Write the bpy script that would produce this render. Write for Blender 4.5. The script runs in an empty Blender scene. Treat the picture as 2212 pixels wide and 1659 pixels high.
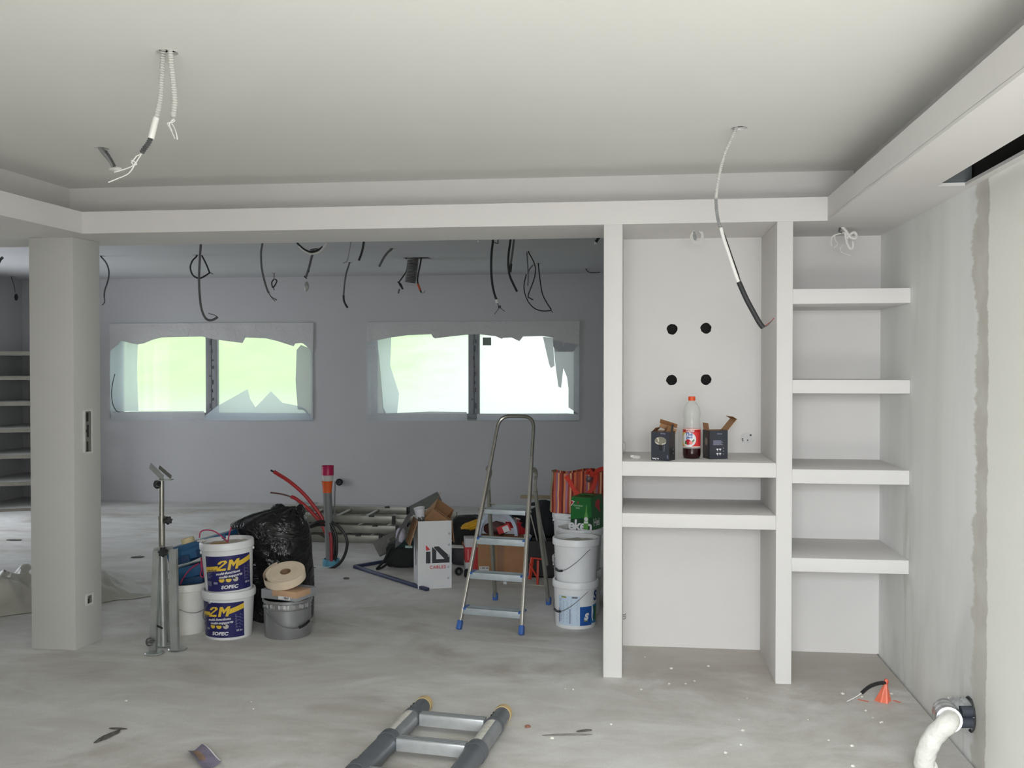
import bpy, bmesh, math, random
from mathutils import Vector, Matrix, Euler, noise
PI = math.pi
S = bpy.context.scene
C = S.collection

# ------------------------------------------------------------------ camera, world, lights, exposure
CAM_F, CAM_YAW, CAM_PITCH, CAM_H = 2141.6, 0.1204, -0.0155, 1.6739     # focal length in pixels of a 2212 px wide frame
cam = bpy.data.cameras.new('camera')
cam.sensor_fit = 'HORIZONTAL'; cam.sensor_width = 36.0
cam.lens = CAM_F / 2212 * 36.0
cam.clip_start = 0.05; cam.clip_end = 200
camo = bpy.data.objects.new('camera', cam); C.objects.link(camo)
camo.location = (0, 0, CAM_H)
camo.rotation_euler = (PI / 2 + CAM_PITCH, 0, CAM_YAW)
S.camera = camo

world = bpy.data.worlds.new('sky'); S.world = world
world.use_nodes = True
wn = world.node_tree.nodes; wl = world.node_tree.links
bg = wn['Background']
bg.inputs['Color'].default_value = (0.94, 0.955, 1.0, 1)
bg.inputs['Strength'].default_value = 1.75

def area(name, loc, rot, sx, sy, energy, col):
    l = bpy.data.lights.new(name, 'AREA'); l.shape = 'RECTANGLE'; l.size = sx; l.size_y = sy
    l.energy = energy; l.color = col
    o = bpy.data.objects.new(name, l); C.objects.link(o); o.location = loc; o.rotation_euler = rot
    return o
# daylight coming through the glazed openings of the house
area('daylight_sky_rear', (-0.35, -3.6, 3.3), (PI / 2, 0, 0), 3.6, 3.2, 960, (0.935, 0.972, 1.0))
area('ground_bounce_panel', (-0.2, -2.7, -0.12), (PI, 0, 0), 4.2, 4.0, 400, (1.0, 0.965, 0.90))  # unseen upward panel, added in place of warm light bounced off the ground outside
area('daylight_left_door', (-8.1, 9.2, 1.2), (PI / 2, 0, -PI / 2), 1.9, 2.1, 42, (0.86, 0.92, 1.0))

S.view_settings.view_transform = 'Standard'
S.view_settings.look = 'None'
S.view_settings.gamma = 1.0
S.view_settings.exposure = 0.10
S.view_settings.use_curve_mapping = False
S.cycles.use_denoising = True
S.cycles.max_bounces = 10
S.cycles.diffuse_bounces = 6
S.cycles.transparent_max_bounces = 16
S.cycles.sample_clamp_indirect = 8.0
S.cycles.caustics_reflective = False
S.cycles.caustics_refractive = False

# ------------------------------------------------------------------ survey helpers: read a place in the room from the photograph
_cy, _sy, _cp, _sp = math.cos(CAM_YAW), math.sin(CAM_YAW), math.cos(CAM_PITCH), math.sin(CAM_PITCH)
_R = Vector((_cy, _sy, 0)); _F = Vector((-_sy * _cp, _cy * _cp, _sp)); _U = Vector((_sy * _sp, -_cy * _sp, _cp))
_C = Vector((0, 0, CAM_H))
def _ray(x, y): return _F + _R * ((x - 1106) / CAM_F) + _U * ((829.5 - y) / CAM_F)
def onz(x, y, z=0.0):
    d = _ray(x, y); return _C + d * ((z - CAM_H) / d.z)
def ony(x, y, Y):
    d = _ray(x, y); return _C + d * (Y / d.y)
def onx(x, y, X):
    d = _ray(x, y); return _C + d * (X / d.x)

# ------------------------------------------------------------------ materials
def lin(c):
    r = []
    for v in c:
        v = v / 255.0
        r.append(v / 12.92 if v <= 0.04045 else ((v + 0.055) / 1.055) ** 2.4)
    return (r[0], r[1], r[2], 1.0)
class NT:
    def __init__(s, name):
        s.m = bpy.data.materials.new(name); s.m.use_nodes = True
        s.n = s.m.node_tree.nodes; s.l = s.m.node_tree.links
        s.p = s.n['Principled BSDF']; s.out = s.n['Material Output']
        s.tc = s.n.new('ShaderNodeTexCoord')
    def new(s, t, **k):
        n = s.n.new(t)
        for a, b in k.items(): setattr(n, a, b)
        return n
    def link(s, a, b): s.l.new(a, b)
    def noise(s, scale, detail=4, rough=0.55, stretch=(1, 1, 1), rot=(0, 0, 0), dist=0.0):
        mp = s.new('ShaderNodeMapping'); mp.inputs['Scale'].default_value = stretch; mp.inputs['Rotation'].default_value = rot
        s.link(s.tc.outputs['Object'], mp.inputs['Vector'])
        n = s.new('ShaderNodeTexNoise'); n.inputs['Scale'].default_value = scale; n.inputs['Detail'].default_value = detail
        n.inputs['Roughness'].default_value = rough; n.inputs['Distortion'].default_value = dist
        s.link(mp.outputs['Vector'], n.inputs['Vector'])
        return n.outputs['Fac']
    def ramp(s, fac, stops):
        r = s.new('ShaderNodeValToRGB')
        e = r.color_ramp.elements
        while len(e) < len(stops): e.new(0.5)
        for i, (p, c) in enumerate(stops):
            e[i].position = p; e[i].color = c if len(c) == 4 else lin(c)
        s.link(fac, r.inputs['Fac']); return r.outputs['Color']
    def mix(s, fac, a, b, mode='MIX'):
        m = s.new('ShaderNodeMix', data_type='RGBA', blend_type=mode)
        for sock, v in ((m.inputs[0], fac), (m.inputs[6], a), (m.inputs[7], b)):
            if hasattr(v, 'is_linked') or hasattr(v, 'links'): s.link(v, sock)
            elif isinstance(v, (int, float)): sock.default_value = v
            else: sock.default_value = v if len(v) == 4 else lin(v)
        return m.outputs[2]
    def math(s, op, a, b=None, c=None, clamp=False):
        m = s.new('ShaderNodeMath', operation=op, use_clamp=clamp)
        for i, v in enumerate((a, b, c)):
            if v is None: continue
            if isinstance(v, (int, float)): m.inputs[i].default_value = v
            else: s.link(v, m.inputs[i])
        return m.outputs[0]
    def step(s, v, lo, hi):
        m = s.new('ShaderNodeMapRange', interpolation_type='SMOOTHSTEP')
        m.inputs['From Min'].default_value = lo; m.inputs['From Max'].default_value = hi
        s.link(v, m.inputs['Value']); return m.outputs['Result']
    def xyz(s):
        q = s.new('ShaderNodeSeparateXYZ'); s.link(s.tc.outputs['Object'], q.inputs[0]); return q.outputs
    def bump(s, h, strength=0.2, dist=0.01):
        b = s.new('ShaderNodeBump'); b.inputs['Strength'].default_value = strength; b.inputs['Distance'].default_value = dist
        s.link(h, b.inputs['Height']); s.link(b.outputs['Normal'], s.p.inputs['Normal'])
MATS = {}
def M(name, col=None, rough=0.6, metal=0.0, var=0.0, vs=12.0, bump=0.0, bs=60.0, spec=0.5, stretch=(1, 1, 1)):
    if name in MATS: return MATS[name]
    t = NT(name); p = t.p
    p.inputs['Roughness'].default_value = rough; p.inputs['Metallic'].default_value = metal
    p.inputs['Specular IOR Level'].default_value = spec
    c = lin(col)
    if var:
        lo = tuple(min(1, v * (1 - var)) for v in c[:3]) + (1,); hi = tuple(min(1, v * (1 + var)) for v in c[:3]) + (1,)
        t.link(t.ramp(t.noise(vs, stretch=stretch), [(0.3, lo), (0.7, hi)]), p.inputs['Base Color'])
    else: p.inputs['Base Color'].default_value = c
    if bump: t.bump(t.noise(bs, 3, stretch=stretch), bump, 0.01)
    MATS[name] = t.m
    return t.m

# ------------------------------------------------------------------ mesh helpers
class MB:
    def __init__(s): s.v = []; s.f = []
    def add(s, vs, fs):
        o = len(s.v); s.v += [Vector(v) for v in vs]; s.f += [tuple(i + o for i in f) for f in fs]; return s
    def box(s, a, b, mat=None):
        (x0, y0, z0), (x1, y1, z1) = a, b
        vs = [(x0, y0, z0), (x1, y0, z0), (x1, y1, z0), (x0, y1, z0), (x0, y0, z1), (x1, y0, z1), (x1, y1, z1), (x0, y1, z1)]
        if mat is not None: vs = [mat @ Vector(v) for v in vs]
        return s.add(vs, [(0, 3, 2, 1), (4, 5, 6, 7), (0, 1, 5, 4), (1, 2, 6, 5), (2, 3, 7, 6), (3, 0, 4, 7)])
    def cbox(s, c, d, mat=None):
        return s.box([c[i] - d[i] / 2 for i in range(3)], [c[i] + d[i] / 2 for i in range(3)], mat)
    def bar(s, p0, p1, w, d, up=(0, 0, 1)):
        p0 = Vector(p0); p1 = Vector(p1); z = (p1 - p0).normalized(); u = Vector(up)
        x = u.cross(z)
        if x.length < 1e-4: x = Vector((1, 0, 0)).cross(z)
        x.normalize(); y = z.cross(x)
        vs = []
        for p in (p0, p1):
            for a, b in ((-1, -1), (1, -1), (1, 1), (-1, 1)): vs.append(p + x * a * w / 2 + y * b * d / 2)
        return s.add(vs, [(0, 3, 2, 1), (4, 5, 6, 7), (0, 1, 5, 4), (1, 2, 6, 5), (2, 3, 7, 6), (3, 0, 4, 7)])
    def tube(s, pts, r, n=8, cap=True):
        pts = [Vector(p) for p in pts]; k = len(pts)
        rs = r if isinstance(r, (list, tuple)) else [r] * k
        x = None; vs = []; fs = []
        for i, p in enumerate(pts):
            t = (pts[min(i + 1, k - 1)] - pts[max(i - 1, 0)])
            t = t.normalized() if t.length > 1e-9 else Vector((0, 0, 1))
            if x is None:
                x = Vector((0, 0, 1)).cross(t)
                if x.length < 1e-3: x = Vector((1, 0, 0)).cross(t)
            x = (x - t * x.dot(t))
            if x.length < 1e-6: x = t.orthogonal()
            x.normalize(); y = t.cross(x)
            for j in range(n):
                a = 2 * PI * j / n; vs.append(p + (x * math.cos(a) + y * math.sin(a)) * rs[i])
        for i in range(k - 1):
            for j in range(n):
                a = i * n + j; b = i * n + (j + 1) % n; fs.append((a, b, b + n, a + n))
        if cap:
            fs.append(tuple(range(n - 1, -1, -1))); fs.append(tuple((k - 1) * n + j for j in range(n)))
        return s.add(vs, fs)
    def cyl(s, p0, p1, r, n=20, r1=None): return s.tube([p0, p1], [r, r if r1 is None else r1], n)
    def lathe(s, prof, n=32, mat=None, c=(0, 0, 0)):
        vs = []; fs = []; k = len(prof)
        for (r, z) in prof:
            for j in range(n):
                a = 2 * PI * j / n; v = Vector((c[0] + r * math.cos(a), c[1] + r * math.sin(a), c[2] + z))
                vs.append(mat @ v if mat is not None else v)
        for i in range(k - 1):
            for j in range(n):
                a = i * n + j; b = i * n + (j + 1) % n; fs.append((a, b, b + n, a + n))
        if prof[0][0] > 1e-6: fs.append(tuple(range(n - 1, -1, -1)))
        if prof[-1][0] > 1e-6: fs.append(tuple((k - 1) * n + j for j in range(n)))
        return s.add(vs, fs)
    def ring(s, prof, n=32, mat=None, c=(0, 0, 0)):           # closed profile turned round an axis
        vs = []; fs = []; k = len(prof)
        for (r, z) in prof:
            for j in range(n):
                a = 2 * PI * j / n; v = Vector((c[0] + r * math.cos(a), c[1] + r * math.sin(a), c[2] + z))
                vs.append(mat @ v if mat is not None else v)
        for i in range(k):
            for j in range(n):
                a = i * n + j; b = i * n + (j + 1) % n; o = ((i + 1) % k - i) * n
                fs.append((a, b, b + o, a + o))
        return s.add(vs, fs)
    def grid(s, fn, nu, nv, wrap=False):
        vs = [fn(i / (nu if wrap else nu - 1), j / (nv - 1)) for j in range(nv) for i in range(nu)]
        fs = []
        for j in range(nv - 1):
            for i in range(nu if wrap else nu - 1):
                a = j * nu + i; b = j * nu + (i + 1) % nu; fs.append((a, b, b + nu, a + nu))
        return s.add(vs, fs)
    def plate(s, outer, holes, depth, fn):
        """flat plate with holes; fn(u, v, w) places it, w runs 0..depth"""
        bm = bmesh.new(); ed = []
        for lp in [outer] + list(holes):
            vv = [bm.verts.new((p[0], p[1], 0)) for p in lp]
            ed += [bm.edges.new((vv[i], vv[(i + 1) % len(vv)])) for i in range(len(vv))]
        bmesh.ops.triangle_fill(bm, edges=ed, use_beauty=True)
        if depth:
            r = bmesh.ops.extrude_face_region(bm, geom=bm.faces[:])
            for g in r['geom']:
                if isinstance(g, bmesh.types.BMVert): g.co.z += depth
        bm.verts.index_update()
        s.add([fn(*v.co) for v in bm.verts], [tuple(v.index for v in f.verts) for f in bm.faces])
        bm.free(); return s
    def prism(s, poly, z0, z1, fn=None):
        n = len(poly); f = fn or (lambda u, v, w: (u, v, w))
        vs = [f(p[0], p[1], z0) for p in poly] + [f(p[0], p[1], z1) for p in poly]
        return s.add(vs, [tuple(range(n - 1, -1, -1)), tuple(range(n, 2 * n))] + [(i, (i + 1) % n, (i + 1) % n + n, i + n) for i in range(n)])
    def move(s, d):
        d = Vector(d); s.v = [v + d for v in s.v]; return s
    def xf(s, m): s.v = [m @ v for v in s.v]; return s
def circ(cx, cy, r, n=28, ph=0.0, wob=0.0, seed=0):
    rr = random.Random(seed)
    return [(cx + r * (1 + wob * (rr.random() - .5)) * math.cos(2 * PI * i / n + ph), cy + r * (1 + wob * (rr.random() - .5)) * math.sin(2 * PI * i / n + ph)) for i in range(n)]
def rect(x0, y0, x1, y1): return [(x0, y0), (x1, y0), (x1, y1), (x0, y1)]

def obj(name, mb, mat, parent=None, loc=None, bev=0.0, sharp=32, flat=False, sub=0):
    if loc is not None: mb.move(-Vector(loc))
    me = bpy.data.meshes.new(name)
    me.from_pydata([tuple(v) for v in mb.v], [], mb.f)
    bm = bmesh.new(); bm.from_mesh(me)
    bmesh.ops.recalc_face_normals(bm, faces=bm.faces[:])
    if bev:
        ed = [e for e in bm.edges if len(e.link_faces) == 2 and e.calc_face_angle(0) > 0.5]
        bmesh.ops.bevel(bm, geom=ed, offset=bev, segments=2, profile=0.5, affect='EDGES', clamp_overlap=True)
    bm.to_mesh(me); bm.free()
    if not flat:
        me.polygons.foreach_set('use_smooth', [True] * len(me.polygons))
        me.set_sharp_from_angle(angle=math.radians(sharp))
    if mat is not None: me.materials.append(mat)
    o = bpy.data.objects.new(name, me); C.objects.link(o)
    if parent is not None: o.parent = parent
    if loc is not None: o.location = loc
    if sub:
        md = o.modifiers.new('subsurf', 'SUBSURF'); md.levels = sub; md.render_levels = sub
    return o
def tag(o, label=None, cat=None, group=None, kind=None):
    if label: o['label'] = label
    if cat: o['category'] = cat
    if group: o['group'] = group
    if kind: o['kind'] = kind
    return o
def thing(name, label, cat, loc=(0, 0, 0), rz=0.0, group=None, rot=None):
    o = bpy.data.objects.new(name, None); C.objects.link(o); o.empty_display_size = 0.05
    o.location = loc; o.rotation_euler = rot if rot is not None else (0, 0, rz)
    return tag(o, label, cat, group)
def dup(root, loc, rz=0.0, label=None, rot=None):
    def cp(o, par):
        c = o.copy(); C.objects.link(c)
        if par is not None: c.parent = par
        for ch in [x for x in C.objects if x.parent == o]: cp(ch, c)
        return c
    r = cp(root, None); r.location = loc; r.rotation_euler = rot if rot is not None else (0, 0, rz)
    if label: r['label'] = label
    return r
def smooth_path(pts, per=6):
    pts = [Vector(p) for p in pts]; out = []
    for i in range(len(pts) - 1):
        p0 = pts[max(i - 1, 0)]; p1 = pts[i]; p2 = pts[i + 1]; p3 = pts[min(i + 2, len(pts) - 1)]
        for k in range(per):
            t = k / per
            out.append(0.5 * ((2 * p1) + (p2 - p0) * t + (2 * p0 - 5 * p1 + 4 * p2 - p3) * t * t + (3 * p1 - p0 - 3 * p2 + p3) * t ** 3))
    out.append(pts[-1]); return out
def text2d(s, size=1.0, shear=0.0, bold=0.0, spacing=1.0):
    cu = bpy.data.curves.new('lettering', 'FONT'); cu.body = s; cu.size = size; cu.shear = shear; cu.offset = bold
    cu.align_x = 'CENTER'; cu.align_y = 'CENTER'; cu.resolution_u = 3; cu.space_character = spacing
    o = bpy.data.objects.new('lettering', cu); C.objects.link(o)
    dg = bpy.context.evaluated_depsgraph_get(); dg.update()
    me = bpy.data.meshes.new_from_object(o.evaluated_get(dg))
    vs = [(v.co.x, v.co.y) for v in me.vertices]; fs = [tuple(p.vertices) for p in me.polygons]
    bpy.data.objects.remove(o); bpy.data.curves.remove(cu); bpy.data.meshes.remove(me)
    return vs, fs
def flat2d(mb, vf, fn, cut=0.0):
    """put 2D faces on a surface given by fn(u, v); cut slices them so that they can bend"""
    vs, fs = vf
    if cut:
        bm = bmesh.new(); bv = [bm.verts.new((a, b, 0)) for a, b in vs]
        for f in fs:
            try: bm.faces.new([bv[i] for i in f])
            except ValueError: pass
        bmesh.ops.triangulate(bm, faces=bm.faces[:])
        xs = [a for a, b in vs]; x = min(xs) + cut
        while x < max(xs):
            bmesh.ops.bisect_plane(bm, geom=bm.verts[:] + bm.edges[:] + bm.faces[:], plane_co=(x, 0, 0), plane_no=(1, 0, 0)); x += cut
        bm.verts.index_update()
        vs = [(v.co.x, v.co.y) for v in bm.verts]; fs = [tuple(v.index for v in f.verts) for f in bm.faces]; bm.free()
    return mb.add([fn(a, b) for a, b in vs], fs)
def shift2d(vf, dx, dy, rot=0.0, sx=1.0, sy=1.0):
    c, s_ = math.cos(rot), math.sin(rot)
    return [(dx + sx * a * c - sy * b * s_, dy + sx * a * s_ + sy * b * c) for a, b in vf[0]], vf[1]
def poly2d(p): return list(p), [tuple(range(len(p)))]
def blob(c, d, amp=0.1, sc=2.0, seed=0, sub=4, flatz=None, ridged=True):
    bm = bmesh.new(); bmesh.ops.create_icosphere(bm, subdivisions=sub, radius=1.0)
    mb = MB(); off = Vector((seed * 7.3, seed * 3.1, seed * 1.7))
    vs = []
    for v in bm.verts:
        q = v.co.copy(); n = noise.noise(q * sc + off)
        n2 = noise.noise(q * sc * 2.3 + off * 2)
        k = (1 - abs(n) * 2.2) * 0.7 + n2 * 0.5 if ridged else n + 0.4 * n2
        q = q * (1 + amp * k)
        w = Vector((c[0] + q.x * d[0], c[1] + q.y * d[1], c[2] + q.z * d[2]))
        if flatz is not None and w.z < flatz: w.z = flatz + (w.z - flatz) * 0.02
        vs.append(w)
    bm.verts.index_update()
    mb.add(vs, [tuple(v.index for v in f.verts) for f in bm.faces]); bm.free(); return mb
# ------------------------------------------------------------------ the setting
XW, YF, YN, YB = 1.4395, 5.3707, 6.009, 11.87       # right wall, shelf fronts, niche back, far wall
ZS, ZL, ZC, ZK = 2.45, 2.574, 2.755, 2.81            # soffit, lip top, coffer ceiling, back-room ceiling
def plaster(name, col, amp=0.05, bump=0.06):
    t = NT(name); t.p.inputs['Roughness'].default_value = 0.85; t.p.inputs['Specular IOR Level'].default_value = 0.2
    c = lin(col)
    n = t.noise(1.3, 5, 0.6)
    t.link(t.ramp(n, [(0.3, tuple(v * (1 - amp) for v in c[:3]) + (1,)), (0.72, c)]), t.p.inputs['Base Color'])
    t.bump(t.noise(70, 3), bump, 0.004)
    return t.m
m_white = plaster('white_plaster', (226, 224, 222))
m_ceil = plaster('ceiling_plaster', (236, 236, 232), 0.03)
m_back = plaster('back_room_plaster', (199, 199, 201), 0.05)
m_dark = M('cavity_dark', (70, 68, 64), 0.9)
# screed floor
t = NT('screed_floor'); t.p.inputs['Roughness'].default_value = 0.62; t.p.inputs['Specular IOR Level'].default_value = 0.35
base = t.ramp(t.noise(0.9, 7, 0.62, (1, 1.25, 1), (0, 0, .5), .8), [(0.34, (190, 185, 177)), (0.48, (212, 210, 205)), (0.64, (227, 227, 224))])
sweep = t.ramp(t.noise(1.2, 7, 0.6, (0.8, 1.5, 1), (0, 0, 0.6), 1.4), [(0.45, (0, 0, 0, 1)), (0.64, (1, 1, 1, 1))])
col = t.mix(t.math('MULTIPLY', sweep, 0.75), base, (238, 238, 237))
brush = t.ramp(t.noise(3.2, 6, 0.62, (0.8, 1.5, 1), (0, 0, -0.7), 1.6), [(0.36, (0, 0, 0, 1)), (0.60, (1, 1, 1, 1))])
col = t.mix(t.math('MULTIPLY', t.math('SUBTRACT', 1.0, brush), 0.26), col, (186, 181, 172))
# undusted brown screed under and before the shelving
fx, fy, fz = t.xyz(); wv = t.noise(2.2, 6, 0.65, (1, 1, 1), (0, 0, 0), .5)
m1 = t.math('MULTIPLY', t.step(fx, -0.12, 0.10), t.step(t.math('ADD', fy, t.math('MULTIPLY', t.math('SUBTRACT', wv, .5), 1.6)), 5.0, 5.5))
col = t.mix(t.math('MULTIPLY', m1, 0.62), col, (176, 168, 157))
spk = t.ramp(t.noise(38, 2, 0.5), [(0.70, (0, 0, 0, 1)), (0.74, (1, 1, 1, 1))])
col = t.mix(t.math('MULTIPLY', spk, 0.35), col, (232, 231, 228))
fine = t.ramp(t.noise(120, 3, 0.6), [(0.3, (0.88, 0.88, 0.88, 1)), (0.7, (1, 1, 1, 1))])
col = t.mix(1.0, col, fine, 'MULTIPLY')
t.link(col, t.p.inputs['Base Color'])
t.bump(t.noise(26, 5, 0.6), 0.12, 0.006)
m_floor = t.m
# right wall: skim coat with vertical filler passes, a bare joint strip and the ivory board next to it
t = NT('skimmed_wall'); t.p.inputs['Roughness'].default_value = 0.8; t.p.inputs['Specular IOR Level'].default_value = 0.2
x, y, z = t.xyz()
streak = t.ramp(t.noise(1.1, 5, 0.55, (1, 1.7, 0.5), (0, 0, 0), 0.8), [(0.36, (224, 225, 223)), (0.5, (238, 239, 238)), (0.66, (246, 247, 246))])
smear = t.ramp(t.noise(2.3, 5, 0.6, (1, 2.2, 0.32), (0.06, 0, 0), 0.5), [(0.60, (0, 0, 0, 1)), (0.70, (1, 1, 1, 1))])
streak = t.mix(t.math('MULTIPLY', smear, .5), streak, (206, 205, 199))
wob = t.math('MULTIPLY', t.math('SUBTRACT', t.noise(1.3, 6, 0.7, (1, 0.2, 1.6)), 0.5), 0.55)
wob2 = t.math('MULTIPLY', t.math('SUBTRACT', t.noise(2.4, 6, 0.7, (1, 0.2, 1.9)), 0.5), 0.10)
yl = t.math('ADD', y, wob); yr = t.math('ADD', y, wob2)
EDGE_FAR, EDGE_NEAR = 4.37, 4.235
strip = t.math('SUBTRACT', 1.0, t.step(yl, EDGE_FAR, EDGE_FAR + 0.035))
c = t.mix(strip, streak, t.ramp(t.noise(6, 4), [(0.35, (202, 199, 191)), (0.65, (214, 212, 205))]))
ivory = t.math('SUBTRACT', 1.0, t.step(yr, EDGE_NEAR, EDGE_NEAR + 0.012))
c = t.mix(ivory, c, t.ramp(t.noise(1.5, 3), [(0.3, (244, 244, 237)), (0.7, (248, 248, 243))]))
t.link(c, t.p.inputs['Base Color']); t.bump(t.noise(14, 4, 0.6), 0.05, 0.006)
m_skim = t.m

def struct(name, mb, mat, parent=None, **k):
    o = obj(name, mb, mat, parent, **k)
    if parent is None: o['kind'] = 'structure'
    return o
struct('floor', MB().box((-8.2, -0.6, -0.10), (XW - 0.012, 12.3, 0.0)).box((-8.2, -0.6, -0.25), (1.7, 12.3, -0.13)), m_floor)
# right wall board with the hole where the wrapped ducts come out
HOLE = onx(2096, 1543, XW)
struct('wall_right', MB().plate(rect(-1.5, -0.2, 12.3, 3.2), [circ(HOLE.y, HOLE.z, 0.072, 28, 0, 0.10, 3)], 0.02, lambda u, v, w: (XW + w, u, v))
       .box((XW + 0.15, -1.5, -0.2), (XW + 0.3, 12.3, 3.2)), m_skim, flat=True)
# far wall with two window openings
WIN = [(-6.575, 1.03, -3.92, 2.246), (-3.217, 1.045, -0.632, 2.246)]
struct('wall_back', MB().plate(rect(-8.0, -0.2, 1.7, 3.2), [rect(*w) for w in WIN], 0.30, lambda u, v, w: (u, YB + w, v)), m_back, flat=True)
struct('wall_left', MB().plate([(5.9, -0.2), (12.3, -0.2), (12.3, 3.2), (5.9, 3.2)], [rect(8.2, 0.02, 10.2, 2.25)], 0.2, lambda u, v, w: (-7.76 - w, u, v)), m_back, flat=True)
struct('wall_front_left', MB().plate(rect(-1.5, -0.2, 5.92, 3.2), [], 0.2, lambda u, v, w: (-5.5 - w, u, v)).box((-8.0, 5.72, -0.2), (-5.5, 5.92, 3.2)), m_white, flat=True)
struct('wall_rear', MB().plate(rect(-5.7, -0.2, 1.7, 3.2), [rect(-0.8, 0.02, 1.4, 2.3)], 0.2, lambda u, v, w: (u, -0.4 - w, v)), m_white, flat=True)
# ceilings: thin boards with the round lamp holes, a closed slab above
H1 = onz(361, 114, ZC); H2 = onz(219, 321, ZC); H3 = onz(1597, 277, ZC)
struct('ceiling', MB().plate(rect(-3.75, -1.2, 1.25, 5.64), [circ(H1.x, H1.y, 0.036, 24, 0, .05), circ(H2.x, H2.y, 0.036), circ(H3.x, H3.y, 0.036, 24, 0, .05)], 0.013,
       lambda u, v, w: (u, v, ZC + w)), m_ceil, flat=True)
BACK_HOLES = [(424, 551), (592, 590), (677, 541), (756, 567), (849, 537), (1143, 543), (1164, 569), (1268, 581), (221, 553), (30, 597)]
bh = [onz(a, b, ZK) for a, b in BACK_HOLES]
dA, dB = onz(871, 557, ZK), onz(926, 556, ZK)
holes = [circ(p.x, p.y, 0.036, 16) for p in bh] + [rect(dA.x, dA.y - 0.02, dB.x, dA.y + 0.16)]
struct('ceiling_back_room', MB().plate(rect(-7.9, 5.7, 1.6, 12.0), holes, 0.013, lambda u, v, w: (u, v, ZK + w)), m_back, flat=True)
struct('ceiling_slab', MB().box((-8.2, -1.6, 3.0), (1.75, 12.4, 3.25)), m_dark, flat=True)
# dropped bulkhead with the light cove (back run, right run with the ventilation slot, splayed left run)
bk = MB()
bk.box((-5.5, YF, ZS), (XW, 5.92, ZS + .04)).box((-5.5, 5.61, ZS + .04), (XW, 5.92, 2.95)).box((-3.137, YF - .0005, ZS - .0005), (1.017, YF + .02, ZL))
bk.box((-0.152, 5.92, ZS), (XW, 6.09, 2.95))
struct('trim_1', bk, m_white, flat=True)
SLOT = rect(1.285, 2.2, 1.405, 4.42)
rk = MB().plate(rect(1.017, -1.2, XW, YF), [[(a + 0.004 * math.sin(i * 2.1), b) for i, (a, b) in enumerate(SLOT)]], 0.014, lambda u, v, w: (u, v, ZS + w))
rk.box((1.2, -1.2, ZS + .013), (1.225, 5.61, 2.95)).box((1.017, -1.2, ZS + .013), (1.037, YF, ZL))
struct('trim_2', rk, m_white, flat=True)
lx = lambda Y: -3.137 - 0.047 * (YF - Y)
lk = MB().prism([(-5.5, -1.2), (lx(-1.2), -1.2), (lx(YF), YF), (-5.5, YF)], ZS, ZS + .04)
lk.prism([(-5.5, -1.2), (lx(-1.2) - .22, -1.2), (lx(YF) - .22, 5.61), (-5.5, 5.61)], ZS + .04, 2.95)
lk.prism([(lx(-1.2) - .02, -1.2), (lx(-1.2), -1.2), (lx(YF), YF), (lx(YF) - .02, YF)], ZS + .04, ZL)
struct('trim_3', lk, m_white, flat=True)
obj('slot_shade_sheets', MB().box((1.2255, 2.0, ZS + .0145), (1.2265, 4.62, 2.75)).box((1.4375, 2.0, ZS + .0145), (1.4385, 4.62, 2.75)).box((1.2265, 4.61, ZS + .0145), (1.4375, 4.612, 2.75)).box((1.2265, 2.0, 2.748), (1.4375, 4.61, 2.75)), M('slot_shade_black', (40, 39, 37), .8), [o_ for o_ in C.objects if o_.name == 'trim_2'][0], flat=True)  # black sheets added over the white cavity walls to paint in the slot's shade
# duct plate seen in the slot
sp = MB().plate(rect(1.24, 4.405, 1.43, 4.41), [], 0.2, lambda u, v, w: (u, v, ZS + .045 + w))
sp2 = MB().plate([(1.23, 2.466), (1.432, 2.466), (1.432, 2.64), (1.23, 2.64)], [circ(1.322, 2.487, .011, 20)], 0.004, lambda u, v, w: (u, 4.43 + w, v))
o = thing('duct_plate', 'dark grey metal plate with a round hole inside the bulkhead slot', 'plate', (1.315, 4.43, 2.5))
obj('plate', sp2, M('dull_steel', (118, 124, 126), 0.5, 0.3, 0.1), o, loc=None).location = -Vector((1.315, 4.43, 2.5))
# pillar, in a slightly greyer plaster than the walls
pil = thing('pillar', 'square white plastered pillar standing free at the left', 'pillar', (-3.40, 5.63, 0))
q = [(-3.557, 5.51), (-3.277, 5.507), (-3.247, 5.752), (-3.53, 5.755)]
obj('shaft', MB().prism([(a + 3.40, b - 5.63) for a, b in q], 0, ZS), plaster('pillar_plaster', (205, 205, 202)), pil, bev=0.004)
# ------------------------------------------------------------------ built-in plaster shelving
XA, XB, XC, XD = -0.1519, -0.0513, 0.7589, 0.8419
niche = thing('built_in_shelving', 'white plastered built-in shelving wall with tall middle niche and side shelves', 'shelving', (XA, YF, 0))
def npart(name, mb, bev=0.003): return obj(name, mb.move((-XA, -YF, 0)), m_white, niche, bev=bev)
npart('post', MB().box((XA, YF + .001, 0), (XB, YN, ZS)))
npart('post', MB().box((XC, YF + .001, 0), (XD, YN, ZS)))
hs = [ony(a, b, YN) for a, b in ((1452, 711), (1525, 709), (1451, 821), (1525, 820))]
holes = [circ(p.x, p.z, 0.032, 24, 0.3 * i, 0.13, i + 5) for i, p in enumerate(hs)]
obj('back_panel', MB().plate(rect(XA, 0, XW, ZS), holes, 0.013, lambda u, v, w: (u - XA, YN + w - YF, v)), m_white, niche, flat=True)
obj('rear_panel', MB().box((0, 0.70, 0), (XW - XA, 0.712, 2.85)), M('cavity_shade_black', (34, 33, 32), .9), niche, flat=True)  # shade behind the round holes is put into this panel's near-black colour
npart('shelf', MB().box((XB, YF + .003, 1.0953), (XC, YN, 1.1739)))
npart('shelf', MB().box((XB, YF + .003, .8188), (XC, YN, .8945)))
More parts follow.
